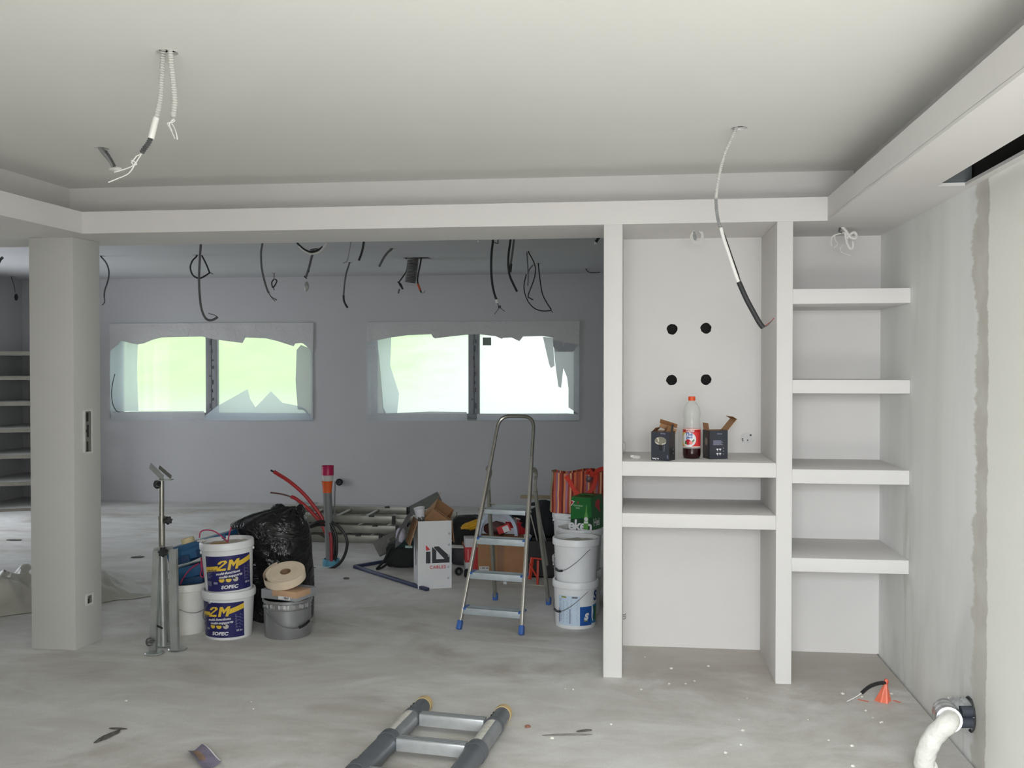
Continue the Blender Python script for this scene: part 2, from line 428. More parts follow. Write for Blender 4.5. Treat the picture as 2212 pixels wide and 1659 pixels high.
for za, zb, ex in ((2.0154, 2.0939, .0), (1.5433, 1.6148, 0), (1.0669, 1.1423, 0), (.5995, .6722, 0)):
    npart('shelf', MB().box((XD, YF + .004, za), (XW - .001, YN, zb)))

# ------------------------------------------------------------------ windows with protective film
m_frame = M('window_frame_grey', (150, 152, 156), 0.5, 0.0, 0.05)
m_frame_dark = M('window_sill_dark', (92, 94, 100), 0.6, 0.0, 0.12, 6)
t = NT('window_pane'); t.n.remove(t.p)
tr = t.new('ShaderNodeBsdfTransparent'); tr.inputs['Color'].default_value = (0.93, 0.97, 0.96, 1)
gl = t.new('ShaderNodeBsdfGlossy'); gl.inputs['Roughness'].default_value = 0.05; gl.inputs['Color'].default_value = (1, 1, 1, 1)
hz = t.new('ShaderNodeBsdfTranslucent'); hz.inputs['Color'].default_value = (0.9, 0.94, 0.97, 1)
a = t.new('ShaderNodeMixShader'); a.inputs[0].default_value = 0.05; t.link(tr.outputs[0], a.inputs[1]); t.link(gl.outputs[0], a.inputs[2])
b = t.new('ShaderNodeMixShader'); b.inputs[0].default_value = 0.22; t.link(a.outputs[0], b.inputs[1]); t.link(hz.outputs[0], b.inputs[2])
t.link(b.outputs[0], t.out.inputs[0]); m_pane = t.m
def film(name, col, trl, trn):
    t = NT(name); t.p.inputs['Base Color'].default_value = lin(col); t.p.inputs['Roughness'].default_value = 0.5
    t.bump(t.noise(9, 4, 0.6, (1, 1, 1), (0, 0.4, 0), 0.6), 0.5, 0.03)
    tl = t.new('ShaderNodeBsdfTranslucent'); tl.inputs['Color'].default_value = lin(col)
    tp = t.new('ShaderNodeBsdfTransparent')
    a = t.new('ShaderNodeMixShader'); a.inputs[0].default_value = trl; t.link(t.p.outputs[0], a.inputs[1]); t.link(tl.outputs[0], a.inputs[2])
    b = t.new('ShaderNodeMixShader'); b.inputs[0].default_value = trn; t.link(a.outputs[0], b.inputs[1]); t.link(tp.outputs[0], b.inputs[2])
    t.link(b.outputs[0], t.out.inputs[0]); return t.m
m_film_thick = film('film_thick', (205, 204, 204), 0.03, 0.0)
m_film_thin = film('film_thin', (214, 222, 232), 0.72, 0.22)
m_film_mid = film('film_folded', (200, 203, 208), 0.26, 0.10)
def window(n, w, zs, xm, wm, label):
    x0, z0, x1, z1 = w; Y = YB + 0.16
    win = MB(); o = obj('window_%d' % n, MB().box((x0, Y, z1 - .145), (x1, Y + .07, z1)).box((x0, Y, z0), (x1, Y + .07, zs[0])).box((x0, Y, zs[0]), (x0 + .07, Y + .07, z1 - .145)).box((x1 - .07, Y, zs[0]), (x1, Y + .07, z1 - .145)), m_frame, loc=((x0 + x1) / 2, Y, z0), bev=.004)
    tag(o, label, 'window', kind='structure')
    L = o.location
    def ch(name, mb, mat, **k): return obj(name, mb.move(-L), mat, o, **k)
    ch('mullion', MB().box((xm - wm / 2, Y - .02, zs[0]), (xm, Y + .05, z1 - .145)).box((xm + .004, Y - .012, zs[0]), (xm + wm / 2, Y + .05, z1 - .145)), m_frame, bev=.004)
    r = random.Random(n)
    for k in range(9):
        zz = z0 + .14 + k * .1; xx = xm - .03 + .05 * r.random()
        ch('film_mark', MB().box((xx, Y - .0225, zz), (xx + .016, Y - .02, zz + .05 * (0.4 + r.random()))), m_frame_dark, flat=True)
    ch('pane', MB().box((x0 + .07, Y + .03, zs[0]), (xm - wm / 2, Y + .036, z1 - .145)), m_pane, flat=True)
    ch('pane', MB().box((xm + wm / 2, Y + .03, zs[0]), (x1 - .07, Y + .036, z1 - .145)), m_pane, flat=True)
    ch('sill', MB().box((x0, YB + .02, z0), (x1, Y, z0 + .012)), m_frame, flat=True)
    return o
w1 = window(1, WIN[0], (1.115,), -5.29, .15, 'left wide two-pane window in the far wall, bright green outside')
w2 = window(2, WIN[1], (1.12,), -1.925, .135, 'right wide two-pane window in the far wall, above the step ladder')
stk = [ony(a, b, YB + .185) for a, b in ((1043, 729), (1061, 729), (1061, 746), (1043, 746))]
obj('sticker', MB().prism([(p.x, p.z) for p in stk], YB + .182, YB + .186, lambda u, v, w: (u, w, v)).move(-w2.location), M('sticker_grey', (128, 140, 132), .6), w2)
# thin lines of the reveal bead round each opening
for n, w in enumerate(WIN):
    mb = MB(); e = .010
    for a, b in (((w[0] - e, w[3]), (w[2] + e, w[3] + e)), ((w[0] - e, w[1] - e), (w[2] + e, w[1])), ((w[2], w[1]), (w[2] + e, w[3])), ((w[0] - e, w[1]), (w[0], w[3]))):
        mb.box((a[0], YB - .004, a[1]), (b[0], YB + .01, b[1]))
    struct('trim_%d' % (4 + n), mb, M('bead_grey', (192, 192, 193), .7), flat=True)
def sheet(px, Y, parent, mat, name='fold', amp=.012, seed=0):
    pts = [ony(a, b, Y) for a, b in px]
    bm = bmesh.new(); vv = [bm.verts.new((p.x, p.z, 0)) for p in pts]; ed = [bm.edges.new((vv[i], vv[(i + 1) % len(vv)])) for i in range(len(vv))]
    bmesh.ops.triangle_fill(bm, edges=ed, use_beauty=True)
    for _ in range(4):
        lg = [e for e in bm.edges if e.calc_length() > .09]
        if not lg: break
        bmesh.ops.subdivide_edges(bm, edges=lg, cuts=1); bmesh.ops.triangulate(bm, faces=[f for f in bm.faces if len(f.verts) > 4])
    bm.verts.index_update(); mb = MB()
    mb.add([(v.co.x, Y + amp * noise.noise(Vector((v.co.x * 5 + seed, v.co.y * 4, seed))), v.co.y) for v in bm.verts], [tuple(v.index for v in f.verts) for f in bm.faces]); bm.free()
    return obj(name, mb.move(-parent.location), mat, parent, sharp=60)
YS = YB - .022
pl = thing('plastic_sheet', 'torn translucent plastic film taped over the left window of the far wall', 'plastic sheet', (-5.25, YS, 1.03))
sheet([(236, 699), (677, 697), (676, 760), (655, 742), (650, 741), (638, 742), (634, 748), (625, 745), (600, 737), (575, 731), (530, 729), (524, 741), (500, 738), (462, 733), (437, 727), (385, 728), (350, 729), (330, 734), (310, 742), (297, 744), (280, 741), (262, 736), (254, 745), (237, 760)], YS, pl, m_film_thick)
sheet([(237, 755), (254, 745), (262, 736), (280, 741), (298, 744), (296, 800), (299, 888), (250, 889), (237, 889)], YS + .004, pl, m_film_thin, seed=2)
sheet([(641, 756), (650, 745), (676, 755), (676, 906), (655, 885), (643, 884), (638, 820)], YS + .004, pl, m_film_mid, seed=3)
sheet([(444, 897), (470, 877), (535, 840), (541, 862), (552, 880), (585, 845), (610, 870), (641, 876), (660, 884), (676, 908), (445, 908)], YS - .004, pl, m_film_thin, seed=4, amp=.012)
sheet([(244, 890), (300, 889), (440, 888), (446, 908), (236, 908)], YS + .006, pl, m_film_mid, seed=5, amp=.012)
pr_ = thing('plastic_sheet', 'torn translucent plastic film with a hanging flap, taped over the right window', 'plastic sheet', (-1.92, YS, 1.03))
sheet([(792, 696), (1252, 693), (1251, 742), (1238, 760), (1200, 760), (1195, 748), (1194, 729), (1170, 726), (1130, 727), (1122, 737), (1105, 729), (1087, 730), (1084, 732), (1070, 726), (1033, 722), (1008, 723), (980, 726), (940, 731), (936, 729), (932, 722), (880, 724), (845, 729), (815, 735), (793, 738)], YS, pr_, m_film_thick, seed=6)
sheet([(793, 738), (815, 735), (822, 800), (828, 880), (836, 897), (793, 897)], YS + .004, pr_, m_film_mid, seed=7)
sheet([(815, 735), (845, 729), (843, 790), (862, 850), (858, 893), (828, 893), (822, 800)], YS + .008, pr_, m_film_thin, seed=8)
sheet([(1195, 735), (1251, 745), (1251, 895), (1228, 880), (1228, 840), (1225, 815), (1217, 795), (1212, 838), (1206, 835), (1200, 790), (1197, 760)], YS + .002, pr_, m_film_mid, seed=9, amp=.012)
sheet([(1173, 728), (1194, 729), (1198, 790), (1190, 795), (1186, 786), (1180, 760)], YS + .01, pr_, m_film_mid, seed=10, amp=.012)
sheet([(830, 893), (930, 889), (1008, 890), (1010, 909), (792, 909), (793, 897)], YS + .004, pr_, m_film_mid, seed=11, amp=.012)
sheet([(1030, 894), (1225, 893), (1251, 895), (1251, 908), (1030, 908)], YS + .006, pr_, m_film_mid, seed=12, amp=.012)

# ------------------------------------------------------------------ garden bank outside
t = NT('grass_bank'); t.p.inputs['Roughness'].default_value = 0.95
x, y, z = t.xyz()
n = t.noise(1.2, 6, 0.65)
g = t.ramp(n, [(0.3, (168, 204, 112)), (0.7, (196, 222, 134))])
path = t.mix(t.step(t.math('ADD', x, t.math('MULTIPLY', n, 3.0)), -4.4, -0.6), g, (226, 232, 222))
low = t.math('SUBTRACT', 1.0, t.step(t.math('ADD', z, t.math('MULTIPLY', n, 0.5)), 0.9, 1.7))
t.link(t.mix(t.math('MULTIPLY', low, 0.7), path, (222, 234, 214)), t.p.inputs['Base Color']); t.bump(t.noise(20, 6), 0.4, 0.05)
bank = MB().grid(lambda u, v: (-22 + 34 * u, 12.6 + 16 * v, -0.25 + (0.35 * min(v * 4, 1) + 5.5 * max(0, v - .15) ** 1.0) + .08 * noise.noise(Vector((u * 30, v * 16, 0)))), 70, 40)
b = obj('grass_bank', bank, t.m); tag(b, 'sunlit pale green grass bank rising outside the two far windows', 'lawn', kind='stuff')

wl0 = ony(246, 812, YB - .05); wr_ = obj('thin_cable', MB().tube(smooth_path([ony(a, b, YB - .05) for a, b in ((248, 808), (243, 830), (241, 852), (244, 874), (251, 887), (258, 890))]), .0055, 6), M('window_cable', (90, 92, 94), .6), None, loc=wl0)
tag(wr_, 'thin dark cable bowed along the left edge of the left far window', 'cable')
# ------------------------------------------------------------------ common materials
m_bucket = M('bucket_plastic', (226, 228, 230), 0.38, 0, 0.03, 4)
m_bucket2 = M('bucket_plastic_used', (222, 222, 218), 0.45, 0, 0.06, 6)
m_wire = M('steel_wire', (130, 132, 134), 0.35, 0.8)
m_black = M('black_plastic', (24, 25, 27), 0.45)
m_galv = M('galvanised_steel', (182, 187, 186), 0.38, 0.75, 0.14, 9, 0.05, 40)
m_steel = M('worn_steel_tube', (150, 149, 142), 0.3, 0.85, 0.12, 14)
m_alu = M('aluminium', (172, 169, 162), 0.42, 0.6, 0.06, 20)
m_alu_dull = M('dull_aluminium', (150, 149, 140), 0.42, 0.6, 0.14, 10)
m_card = M('cardboard', (166, 126, 90), 0.85, 0, 0.08, 9, 0.06, 120)
m_card_in = M('cardboard_inside', (150, 112, 78), 0.9, 0, 0.08, 9)
m_navy = M('navy_print', (30, 30, 92), 0.4)
m_yel = M('yellow_print', (226, 190, 62), 0.4)
m_wprint = M('white_print', (226, 226, 230), 0.45)
m_gprint = M('grey_print', (140, 142, 164), 0.45)
m_red = M('red_print', (196, 40, 42), 0.45)
m_cable = M('black_cable', (26, 27, 28), 0.5)
m_cable_grey = M('grey_cable', (92, 94, 95), 0.55)
m_cable_white = M('white_cable', (224, 224, 220), 0.5)
m_putty = M('dried_putty', (196, 190, 180), 0.8, 0, 0.12, 14, 0.3, 30)

# ------------------------------------------------------------------ buckets
def bucket(name, label, cat, loc, rt, rb, h, ears=0.0, drop=0.12, fill=None, rz=0, rot=None, mat=None, rim_h=.045, ribs=0, group=None, grip=True, fillmat=None, hz=None):
    o = thing(name, label, cat, loc, rz, group, rot); mat = mat or m_bucket
    r = lambda z: rb + (rt - .008 - rb) * z / h
    fz = .012 if fill is None else fill
    body = [(0, .006), (rb - .012, .006), (rb - .010, 0), (rb - .002, 0), (rb, .004)] + [(r(h * k / 8), h * k / 8) for k in range(1, 9)]
    body += [(r(h) - .004, h), (r(fz) - .004, fz), (0, fz)]
    obj('body', MB().lathe(body, 44), mat, o)
    zr = h - rim_h
    rp = [(r(zr) - .001, zr), (rt - .002, zr + .001), (rt, zr + .004), (rt, h - .006), (rt - .004, h + .001), (r(h) - .007, h + .001), (r(h) - .007, h - .006), (r(h) - .001, h - .008)]
    rim = obj('rim', MB().ring(rp, 44), mat, o)
    if ribs:
        mb = MB()
        for k in range(ribs):
            a = 2 * PI * k / ribs; c, s = math.cos(a), math.sin(a)
            mb.bar(((r(h) - .006) * c, (r(h) - .006) * s, h - .005), ((r(h) - .022) * c, (r(h) - .022) * s, h - .022), .006, .003)
        mb.ring([(r(h) - .006, h - .001), (r(h) - .006, h - .004), (r(h) - .024, h - .022), (r(h) - .024, h - .019)], 44)
        obj('rib', mb, mat, rim)['kind'] = 'stuff'
    if fill is not None:
        mb = MB().grid(lambda u, v: ((r(fz) - .005) * v * math.cos(2 * PI * u), (r(fz) - .005) * v * math.sin(2 * PI * u), fz + .004 + .008 * noise.noise(Vector((3 * v * math.cos(2 * PI * u), 3 * v * math.sin(2 * PI * u), h * 9))) ), 28, 8, True)
        obj('contents', mb, fillmat or m_putty, o)
    ze = hz if hz is not None else zr - .012
    for k in (0, 1):
        a = ears + PI * k; c, s = math.cos(a), math.sin(a)
        obj('handle_lug', MB().cyl(((r(ze) - .002) * c, (r(ze) - .002) * s, ze), ((r(ze) + .009) * c, (r(ze) + .009) * s, ze), .010, 12), mat, o)
    pts = []
    for k in range(25):
        u = PI * k / 24; zz = ze - drop * (math.sin(u) ** 1.1)
        R = max(r(max(zz, 0)), 0) + .0075 + (.004 if zz > zr - .02 else 0)
        if drop < 0: R = r(ze) + .01
        pts.append((R * math.cos(ears + u), R * math.sin(ears + u), zz))
    hd = obj('handle', MB().tube(pts, .0022, 6), m_wire, o)
    if grip: obj('grip', MB().tube(pts[10:15], .0075, 8), m_black, hd)
    o['_r'] = 1; del o['_r']
    return o, r
def on_cone(r, th0, eps, ku=1.0, kz=1.0, zc=0.0):
    def fn(u, z):
        u = u * ku; z = zc + (z - zc) * kz; R = r(z); a = th0 + u / R
        return ((R + eps) * math.cos(a), (R + eps) * math.sin(a), z)
    return fn
def patch(r, th0, eps, u0, u1, z0, z1, n=18, **k):
    f = on_cone(r, th0, eps, **k)
    return MB().grid(lambda a, b: f(u0 + (u1 - u0) * a, z0 + (z1 - z0) * b), n, 3)
def label2m(o, r, th0, zc=.13, ku=1.32, kz=1.14):
    kk = dict(ku=ku, kz=kz, zc=zc)
    W, Hh = .236, .192; z0 = zc - Hh / 2
    lb = obj('label', patch(r, th0, .0007, -W / 2, W / 2, z0, z0 + Hh, **kk), m_navy, o); lb['label'] = 'dark blue printed label with yellow and white lettering'
    def put(name, vf, mat, e=.0016): obj(name, flat2d(MB(), vf, on_cone(r, th0, e, **kk), .014), mat, lb, flat=True)
    zt = z0 + Hh
    put('print_band', poly2d([(-W / 2, zt - .088), (-.050, zt - .080), (-.048, zt - .052), (-W / 2, zt - .060)]), m_yel, .0012)
    put('print_band', poly2d([(.046, zt - .062), (W / 2, zt - .038), (W / 2, zt - .010), (.051, zt - .034)]), m_yel, .0012)
    sl = lambda p: [(-.002 + (a_ + .20 * b_) * 1.0, zt - .050 + b_ + .07 * a_) for a_, b_ in p]
    for q_ in ([(-.050, -.027), (-.050, -.015), (-.030, .004), (-.017, .004), (-.036, -.015), (-.036, -.027)], [(-.050, -.027), (-.006, -.027), (-.006, -.015), (-.050, -.015)],
               [(-.030, .004), (-.019, .015), (-.006, .015), (-.017, .004)], [(-.019, .015), (-.019, .016), (-.024, .022), (-.014, .028), (-.006, .018), (-.006, .015)], [(-.024, .022), (-.032, .017), (-.036, .010), (-.050, .010), (-.047, .020), (-.036, .028), (-.014, .028)],
               [(.002, -.027), (.015, -.027), (.015, .028), (.002, .028)], [(.037, -.027), (.050, -.027), (.050, .028), (.037, .028)], [(.015, .028), (.026, .010), (.026, -.012), (.015, .006)], [(.037, .028), (.026, .010), (.026, -.012), (.037, .006)]):
        put('lettering', poly2d(sl(q_)), m_yel, .0018)
    put('lettering', shift2d(text2d('enduit', .021, .15, .0003), -.081, zt - .077, .05), m_navy, .002)
    put('lettering', shift2d(text2d('multi-fonctions', .0185, .25, .0006), -.004, zt - .092, .09), m_wprint, .002)
    put('lettering', shift2d(text2d('multi-supports', .0185, .25, .0006), .008, zt - .110, .09), m_wprint, .002)
    put('lettering', shift2d(text2d('SOFEC', .025, .2, .0012, 1.05), .0, z0 + .022), m_wprint, .002)
    put('lettering', shift2d(text2d('25 kg', .014, .0, .0003), .092, z0 + .036), m_wprint, .002)
    for k, x in enumerate((-.034, -.002, .030)):
        c = circ(x, z0 + .062, .013, 16)
        put('print_icon', poly2d(c), m_yel if k < 2 else m_putty, .0012)
        put('print_icon', poly2d([p for p in circ(x, z0 + .062, .0132, 16) if p[1] > z0 + .0628]) if k < 2 else poly2d(rect(x - .011, z0 + .064, x - .001, z0 + .074)), M('dark_print', (48, 44, 38), .5), .0018)
    mb = MB(); f = on_cone(r, th0, .0014, **kk)
    for k in range(9): flat2d(mb, poly2d(rect(-W / 2 + .007, z0 + .074 + k * .0056, -W / 2 + .007 + .018 + .006 * ((k * 7) % 3), z0 + .0762 + k * .0056)), f)
    for k in range(12): flat2d(mb, poly2d(rect(.074, z0 + .054 + k * .0062, .074 + .024 + .006 * ((k * 5) % 3), z0 + .0565 + k * .0062)), f)
    for k in range(12): flat2d(mb, poly2d(rect(-W / 2 + .006 + k * .0021, z0 + .030, -W / 2 + .0069 + k * .0021 + .0005 * (k % 2), z0 + .056)), f)
    flat2d(mb, poly2d(rect(-.074, z0 + .040, -.054, z0 + .052)), f)
    flat2d(mb, poly2d(rect(-.045, z0 + .008, .045, z0 + .0092)), f)
    obj('small_print', mb, m_gprint, lb, flat=True)['kind'] = 'stuff'
    return lb
def face_cam(p): return math.atan2(-p[1], -p[0])

pb = onz(492, 1372); B1 = Vector((pb.x, pb.y + .02, 0))
o1, r1 = bucket('plaster_bucket', 'white bucket with dark blue label standing on the floor, lower of the labelled pair', 'bucket', B1, .166, .141, .295, face_cam(B1) + 2.35, .17, None, grip=False)
label2m(o1, r1, face_cam(B1) - .40, .125)
obj('lid_inside', MB().lathe([(0, .262), (.148, .262), (.150, .270), (0, .270)], 32), m_bucket2, o1)
B2 = Vector((B1.x + .004, B1.y, .273))
o2, r2 = bucket('plaster_bucket', 'white open bucket with dark blue label, stacked on another bucket and holding dried filler', 'bucket', B2, .166, .141, .325, face_cam(B1) + 1.6, .165, .298, rot=(0.015, -0.045, 0), grip=False, hz=.262)
label2m(o2, r2, face_cam(B1) + .02, .140)
obj('filler_stain', MB().lathe([(0, .3110), (.06, .3110), (.066, .306), (0, .304)], 14, Matrix.Translation((-.03, -.05, 0))), M('filler_ochre', (176, 136, 84), .8, 0, .2), o2)
obj('rim_drip', blob((-.155, -.02, .327), (.03, .022, .007), .25, 2, 4, 2), m_bucket2, o2)

pw = onz(390, 1368); B3 = Vector((pw.x, pw.y + .08, 0))
o3, r3 = bucket('plaster_bucket', 'plain white used bucket beside the steel work stand, wire handle hanging', 'bucket', B3, .158, .130, .315, face_cam(B3) - 1.15, .12, .25, mat=m_bucket2, grip=False)
B4 = Vector((-2.74, 6.33, 0))
o4, r4 = bucket('mixing_bucket', 'white bucket with ribbed rim half hidden behind the labelled buckets, under the blue case', 'bucket', B4, .150, .125, .285, 0, .1, .2, mat=m_bucket2, ribs=26, grip=False)

# grey paint pail with flat carton and a roll of jointing tape on it
pg = onz(618, 1372); B5 = Vector((pg.x, pg.y + .03, 0))
m_pail = M('grey_enamel', (158, 160, 162), 0.3, 0.7, 0.05, 5)
ol = thing('paint_pail', 'grey metal paint pail with lid on the floor by the black refuse bag', 'pail', B5)
obj('body', MB().lathe([(0, .004), (.132, .004), (.134, 0), (.142, 0), (.144, .006), (.146, .10), (.147, .175), (.150, .179), (.147, .183), (.148, .222), (.153, .226), (0, .226)], 48), m_pail, ol)
obj('lid', MB().lathe([(0, .2262), (.140, .2262), (.142, .232), (.150, .236), (.156, .232), (.156, .220), (.153, .216), (.153, .2262)], 48), m_pail, ol)
mb = MB(); rr = random.Random(3)
for k in range(7):
    a = face_cam(B5) - 1.0 + .3 * k + .1 * rr.random(); d = .07 + .10 * rr.random()
    mb.grid(lambda u, v: ((.1492 + .002 * math.sin(9 * u)) * math.cos(a + d * 2 * (u - .5)), (.1492 + .002 * math.sin(9 * u)) * math.sin(a + d * 2 * (u - .5)), .188 + .024 * v + .004 * math.sin(7 * u)), 6, 3)
obj('silver_tape', mb, M('silver_tape', (214, 216, 218), .18, .9), ol)['kind'] = 'stuff'
ea = face_cam(B5) - 1.25
for k in (0, 1): obj('handle_lug', MB().cyl((.146 * math.cos(ea + PI * k), .146 * math.sin(ea + PI * k), .195), (.157 * math.cos(ea + PI * k), .157 * math.sin(ea + PI * k), .195), .011, 12), m_pail, ol)
pts = [((.158) * math.cos(ea + PI * k / 24), .158 * math.sin(ea + PI * k / 24), .195 - .125 * math.sin(PI * k / 24) ** 1.1) for k in range(25)]
hd = obj('handle', MB().tube(pts, .0026, 6), m_wire, ol)
obj('grip', MB().tube(pts[13:18], .008, 8), m_black, hd)
ct = thing('flat_carton', 'low grey and brown carton lying on the lid of the grey pail', 'box', (B5.x + .01, B5.y - .0, .2365), -.32)
obj('carton', MB().box((-.135, -.105, 0), (.135, .105, .058)), M('carton_grey', (150, 152, 156), .7, 0, .08), ct, bev=.003)
obj('tape_strip', MB().box((-.05, -.1062, .022), (.1362, .04, .0595)), M('kraft_tape', (196, 160, 128), .6), ct, bev=.001)
obj('address_label', MB().box((.0, -.1072, .006), (.09, -.1064, .026)), m_wprint, ct, flat=True)
obj('lettering', flat2d(MB(), text2d('FR47', .018, 0, .0006), lambda u, v: (.062 + u, -.1076, .016 + v)), M('dark_print'), ct, flat=True)
tp = thing('jointing_tape_roll', 'cream paper jointing tape roll lying tilted on the flat carton', 'tape roll', (B5.x - .01, B5.y + .0, .372), rot=(math.radians(21), math.radians(-6), .2))
m_tape = M('tape_paper', (224, 208, 184), .85, 0, .05)
prof = []
obj('roll', MB().ring([(.034, -.026), (.072, -.026), (.0735, -.0245), (.075, -.026), (.098, -.026), (.0995, -.0245), (.101, -.026), (.121, -.026), (.1215, .026), (.101, .026), (.0995, .0245), (.098, .026), (.075, .026), (.0735, .0245), (.072, .026), (.034, .026)], 48), m_tape, tp)
obj('core', MB().ring([(.029, -.0265), (.034, -.0265), (.034, .0265), (.029, .0265)], 28), M('core_board', (142, 112, 86), .9), tp)
sp = [(( .122 + .030 * (k / 30) ** 2) * math.cos(-.6 - k * .105), (.122 + .030 * (k / 30) ** 2) * math.sin(-.6 - k * .105)) for k in range(36)]
mb = MB(); n = len(sp)
mb.add([(a, b, -.026 - .012 * (i / n)) for i, (a, b) in enumerate(sp)] + [(a, b, .026 - .012 * (i / n)) for i, (a, b) in enumerate(sp)], [(i, i + 1, n + i + 1, n + i) for i in range(n - 1)])
obj('loose_end', mb, m_tape, tp)

# ------------------------------------------------------------------ black refuse bag
t = NT('refuse_plastic'); t.p.inputs['Base Color'].default_value = lin((22, 22, 24)); t.p.inputs['Roughness'].default_value = 0.26
t.bump(t.noise(4.5, 4, 0.55, (1, 1, 1.5), (0, 0.3, 0), 1.6), 0.9, 0.06); m_bag = t.m
YG = 6.44
rows = [(1364, 548, 670), (1352, 545, 674), (1310, 543, 675), (1270, 544, 676), (1230, 545, 675), (1200, 538, 672), (1180, 524, 671), (1164, 512, 670), (1150, 507, 669), (1140, 502, 667), (1131, 500, 665), (1122, 515, 662), (1112, 538, 657), (1104, 566, 652), (1098, 600, 646), (1095, 618, 640)]
prof = []
for y_, xl, xr in rows:
    a, b = ony(xl, y_, YG), ony(xr, y_, YG); prof.append(((a.x + b.x) / 2, (b.x - a.x) / 2, max(a.z, 0)))
prof[0] = (prof[0][0], prof[0][1] * .9, 0.0)
bagc = Vector((prof[4][0], YG, 0))
def bagf(u, v):
    k = v * (len(prof) - 1); i = min(int(k), len(prof) - 2); f = k - i
    cx, hw, zz = [prof[i][q] * (1 - f) + prof[i + 1][q] * f for q in range(3)]
    a = 2 * PI * u; top = max(0, (zz - .45) / .35)
    dp = min(.21, hw * .9) * (1 - .35 * min(top, 1))
    c, s = math.cos(a), math.sin(a)
    fold = noise.noise(Vector((c * 2.6 + 3, s * 2.6, zz * 2.2))) * .5 + (1 - 2 * abs(noise.noise(Vector((c * 4 + 9, s * 4, zz * 3.4))))) * .45
    g = 1 + (.12 + .08 * min(top, 1)) * fold * (0.35 + .65 * abs(s))
    return (cx + hw * c * (1 + .02 * fold), YG + dp * s * g, zz + .012 * fold * min(1, zz * 4))
bag = thing('refuse_bag', 'large full black plastic refuse bag standing behind the buckets', 'refuse bag', bagc)
mb = MB().grid(bagf, 72, 62, True)
obj('sack', mb.move(-bagc), m_bag, bag, sharp=80)
pk = [ony(588, 1106, YG + .1), ony(590, 1093, YG + .1), ony(606, 1090, YG + .1), ony(618, 1094, YG + .1), ony(628, 1105, YG + .1)]
obj('gathered_mouth', blob(ony(603, 1103, YG + .05), (.055, .05, .045), .25, 2.2, 8, 3).move(-bagc), m_bag, bag, sharp=80)
obj('torn_peak', blob(ony(649, 1107, YG), (.022, .06, .05), .35, 2.2, 9, 3).move(-bagc), m_bag, bag, sharp=80)

# ------------------------------------------------------------------ steel work stand (roller-less support trestle) folded upright
pj = Vector((-2.745, 5.52, 0))
js = thing('support_stand', 'galvanised steel support stand with folded legs and V head, in front of the buckets', 'stand', pj)
def q(px, py, dy=0.0):
    v = ony(px, py, pj.y + dy); return v - pj
def leg(top, bot, w, d, name='leg'):
    a, b = Vector(top), Vector(bot); ax = (b - a).normalized(); mb = MB()
    mb.bar(a, b, w, .004, (0, 1, 0)); s = Vector((1, 0, 0)) * (w / 2)
    mb.bar(a + s + Vector((0, d / 2, 0)), b + s + Vector((0, d / 2, 0)), .004, d, (0, 1, 0)).bar(a - s + Vector((0, d / 2, 0)), b - s + Vector((0, d / 2, 0)), .004, d, (0, 1, 0))
    return obj(name, mb, m_galv, js)
zt = q(350, 1188).z
leg(q(337, 1189), q(328, 1410), .036, .028)
leg(q(372, 1186), q(376, 1405), .040, .028)
leg(q(350, 1195, .10), q(357, 1392, .22), .034, .026)
for i, (a, b) in enumerate(((334, 1412), (384, 1403))):
    f = onz(a, b) - pj
    obj('foot', MB().lathe([(0, 0), (.050, 0), (.056, .004), (.050, .010), (.014, .014), (0, .014)], 24, Matrix.Translation((f.x, f.y, 0))), m_galv, js)
f3 = onz(357, 1394) - pj;  obj('foot', MB().lathe([(0, 0), (.050, 0), (.056, .004), (.050, .010), (.014, .014), (0, .014)], 24, Matrix.Translation(f3)), m_galv, js)
obj('outer_tube', MB().cyl(q(353, 1395, .05), q(349, 1190, .05), .019, 20), m_galv, js)
obj('inner_tube', MB().cyl(q(350, 1200, .05), q(349, 1116, .05), .0185, 20), m_steel, js)
obj('head_tube', MB().cyl(q(349, 1120, .05), q(349, 1034, .05), .0150, 20), m_steel, js)
obj('collar', MB().cyl(q(349, 1122, .05), q(349, 1114, .05), .021, 20), m_steel, js)
obj('leg_plate', MB().bar(q(333, 1192, .01), q(374, 1188, .01), .05, .004, (0, 1, 0)), m_galv, js)
obj('leg_plate', MB().bar(q(333, 1192, .09), q(374, 1188, .09), .05, .004, (0, 1, 0)), m_galv, js)
def knob(p, d, r=.023, mat=None):
    d = Vector(d).normalized(); p = Vector(p); x = d.orthogonal().normalized(); y = d.cross(x)
    pl_ = []
    for k in range(42):
        a = 2 * PI * k / 42; rr_ = r * (1 + .13 * math.cos(7 * a)); pl_.append(x * math.cos(a) * rr_ + y * math.sin(a) * rr_)
    mb = MB(); n = 42
    mb.add([p + v for v in pl_] + [p + v * 1.0 + d * .016 for v in pl_] + [p + v * .72 + d * .026 for v in pl_], [tuple(range(n - 1, -1, -1)), tuple(range(2 * n, 3 * n))] + [(i + o_, (i + 1) % n + o_, (i + 1) % n + o_ + n, i + o_ + n) for o_ in (0, n) for i in range(n)])
    mb.cyl(p - d * .024, p + d * .004, .006, 10)
    return obj('knob', mb, mat or m_black, js)
knob(q(343, 1046, .035), (-.55, -.8, 0)); knob(q(362, 1124, .04), (.7, -.7, .1)); knob(q(353, 1192, -.01), (.15, -1, .05), .027); knob(q(326, 1386, -.02), (-.6, -.8, 0), .022, M('grey_knob', (96, 98, 98), .5, .3))
obj('pin', MB().cyl(q(340, 1352, -.01), q(350, 1357, -.04), .006, 10), m_black, js)
obj('head_plate', MB().bar(q(352, 1033, .03), q(324, 1006, .09), .004, .036, (0, 0, 1)), m_galv, js)
obj('head_plate', MB().bar(q(370, 1031, .03), q(344, 1009, .09), .004, .022, (0, 0, 1)), m_steel, js)
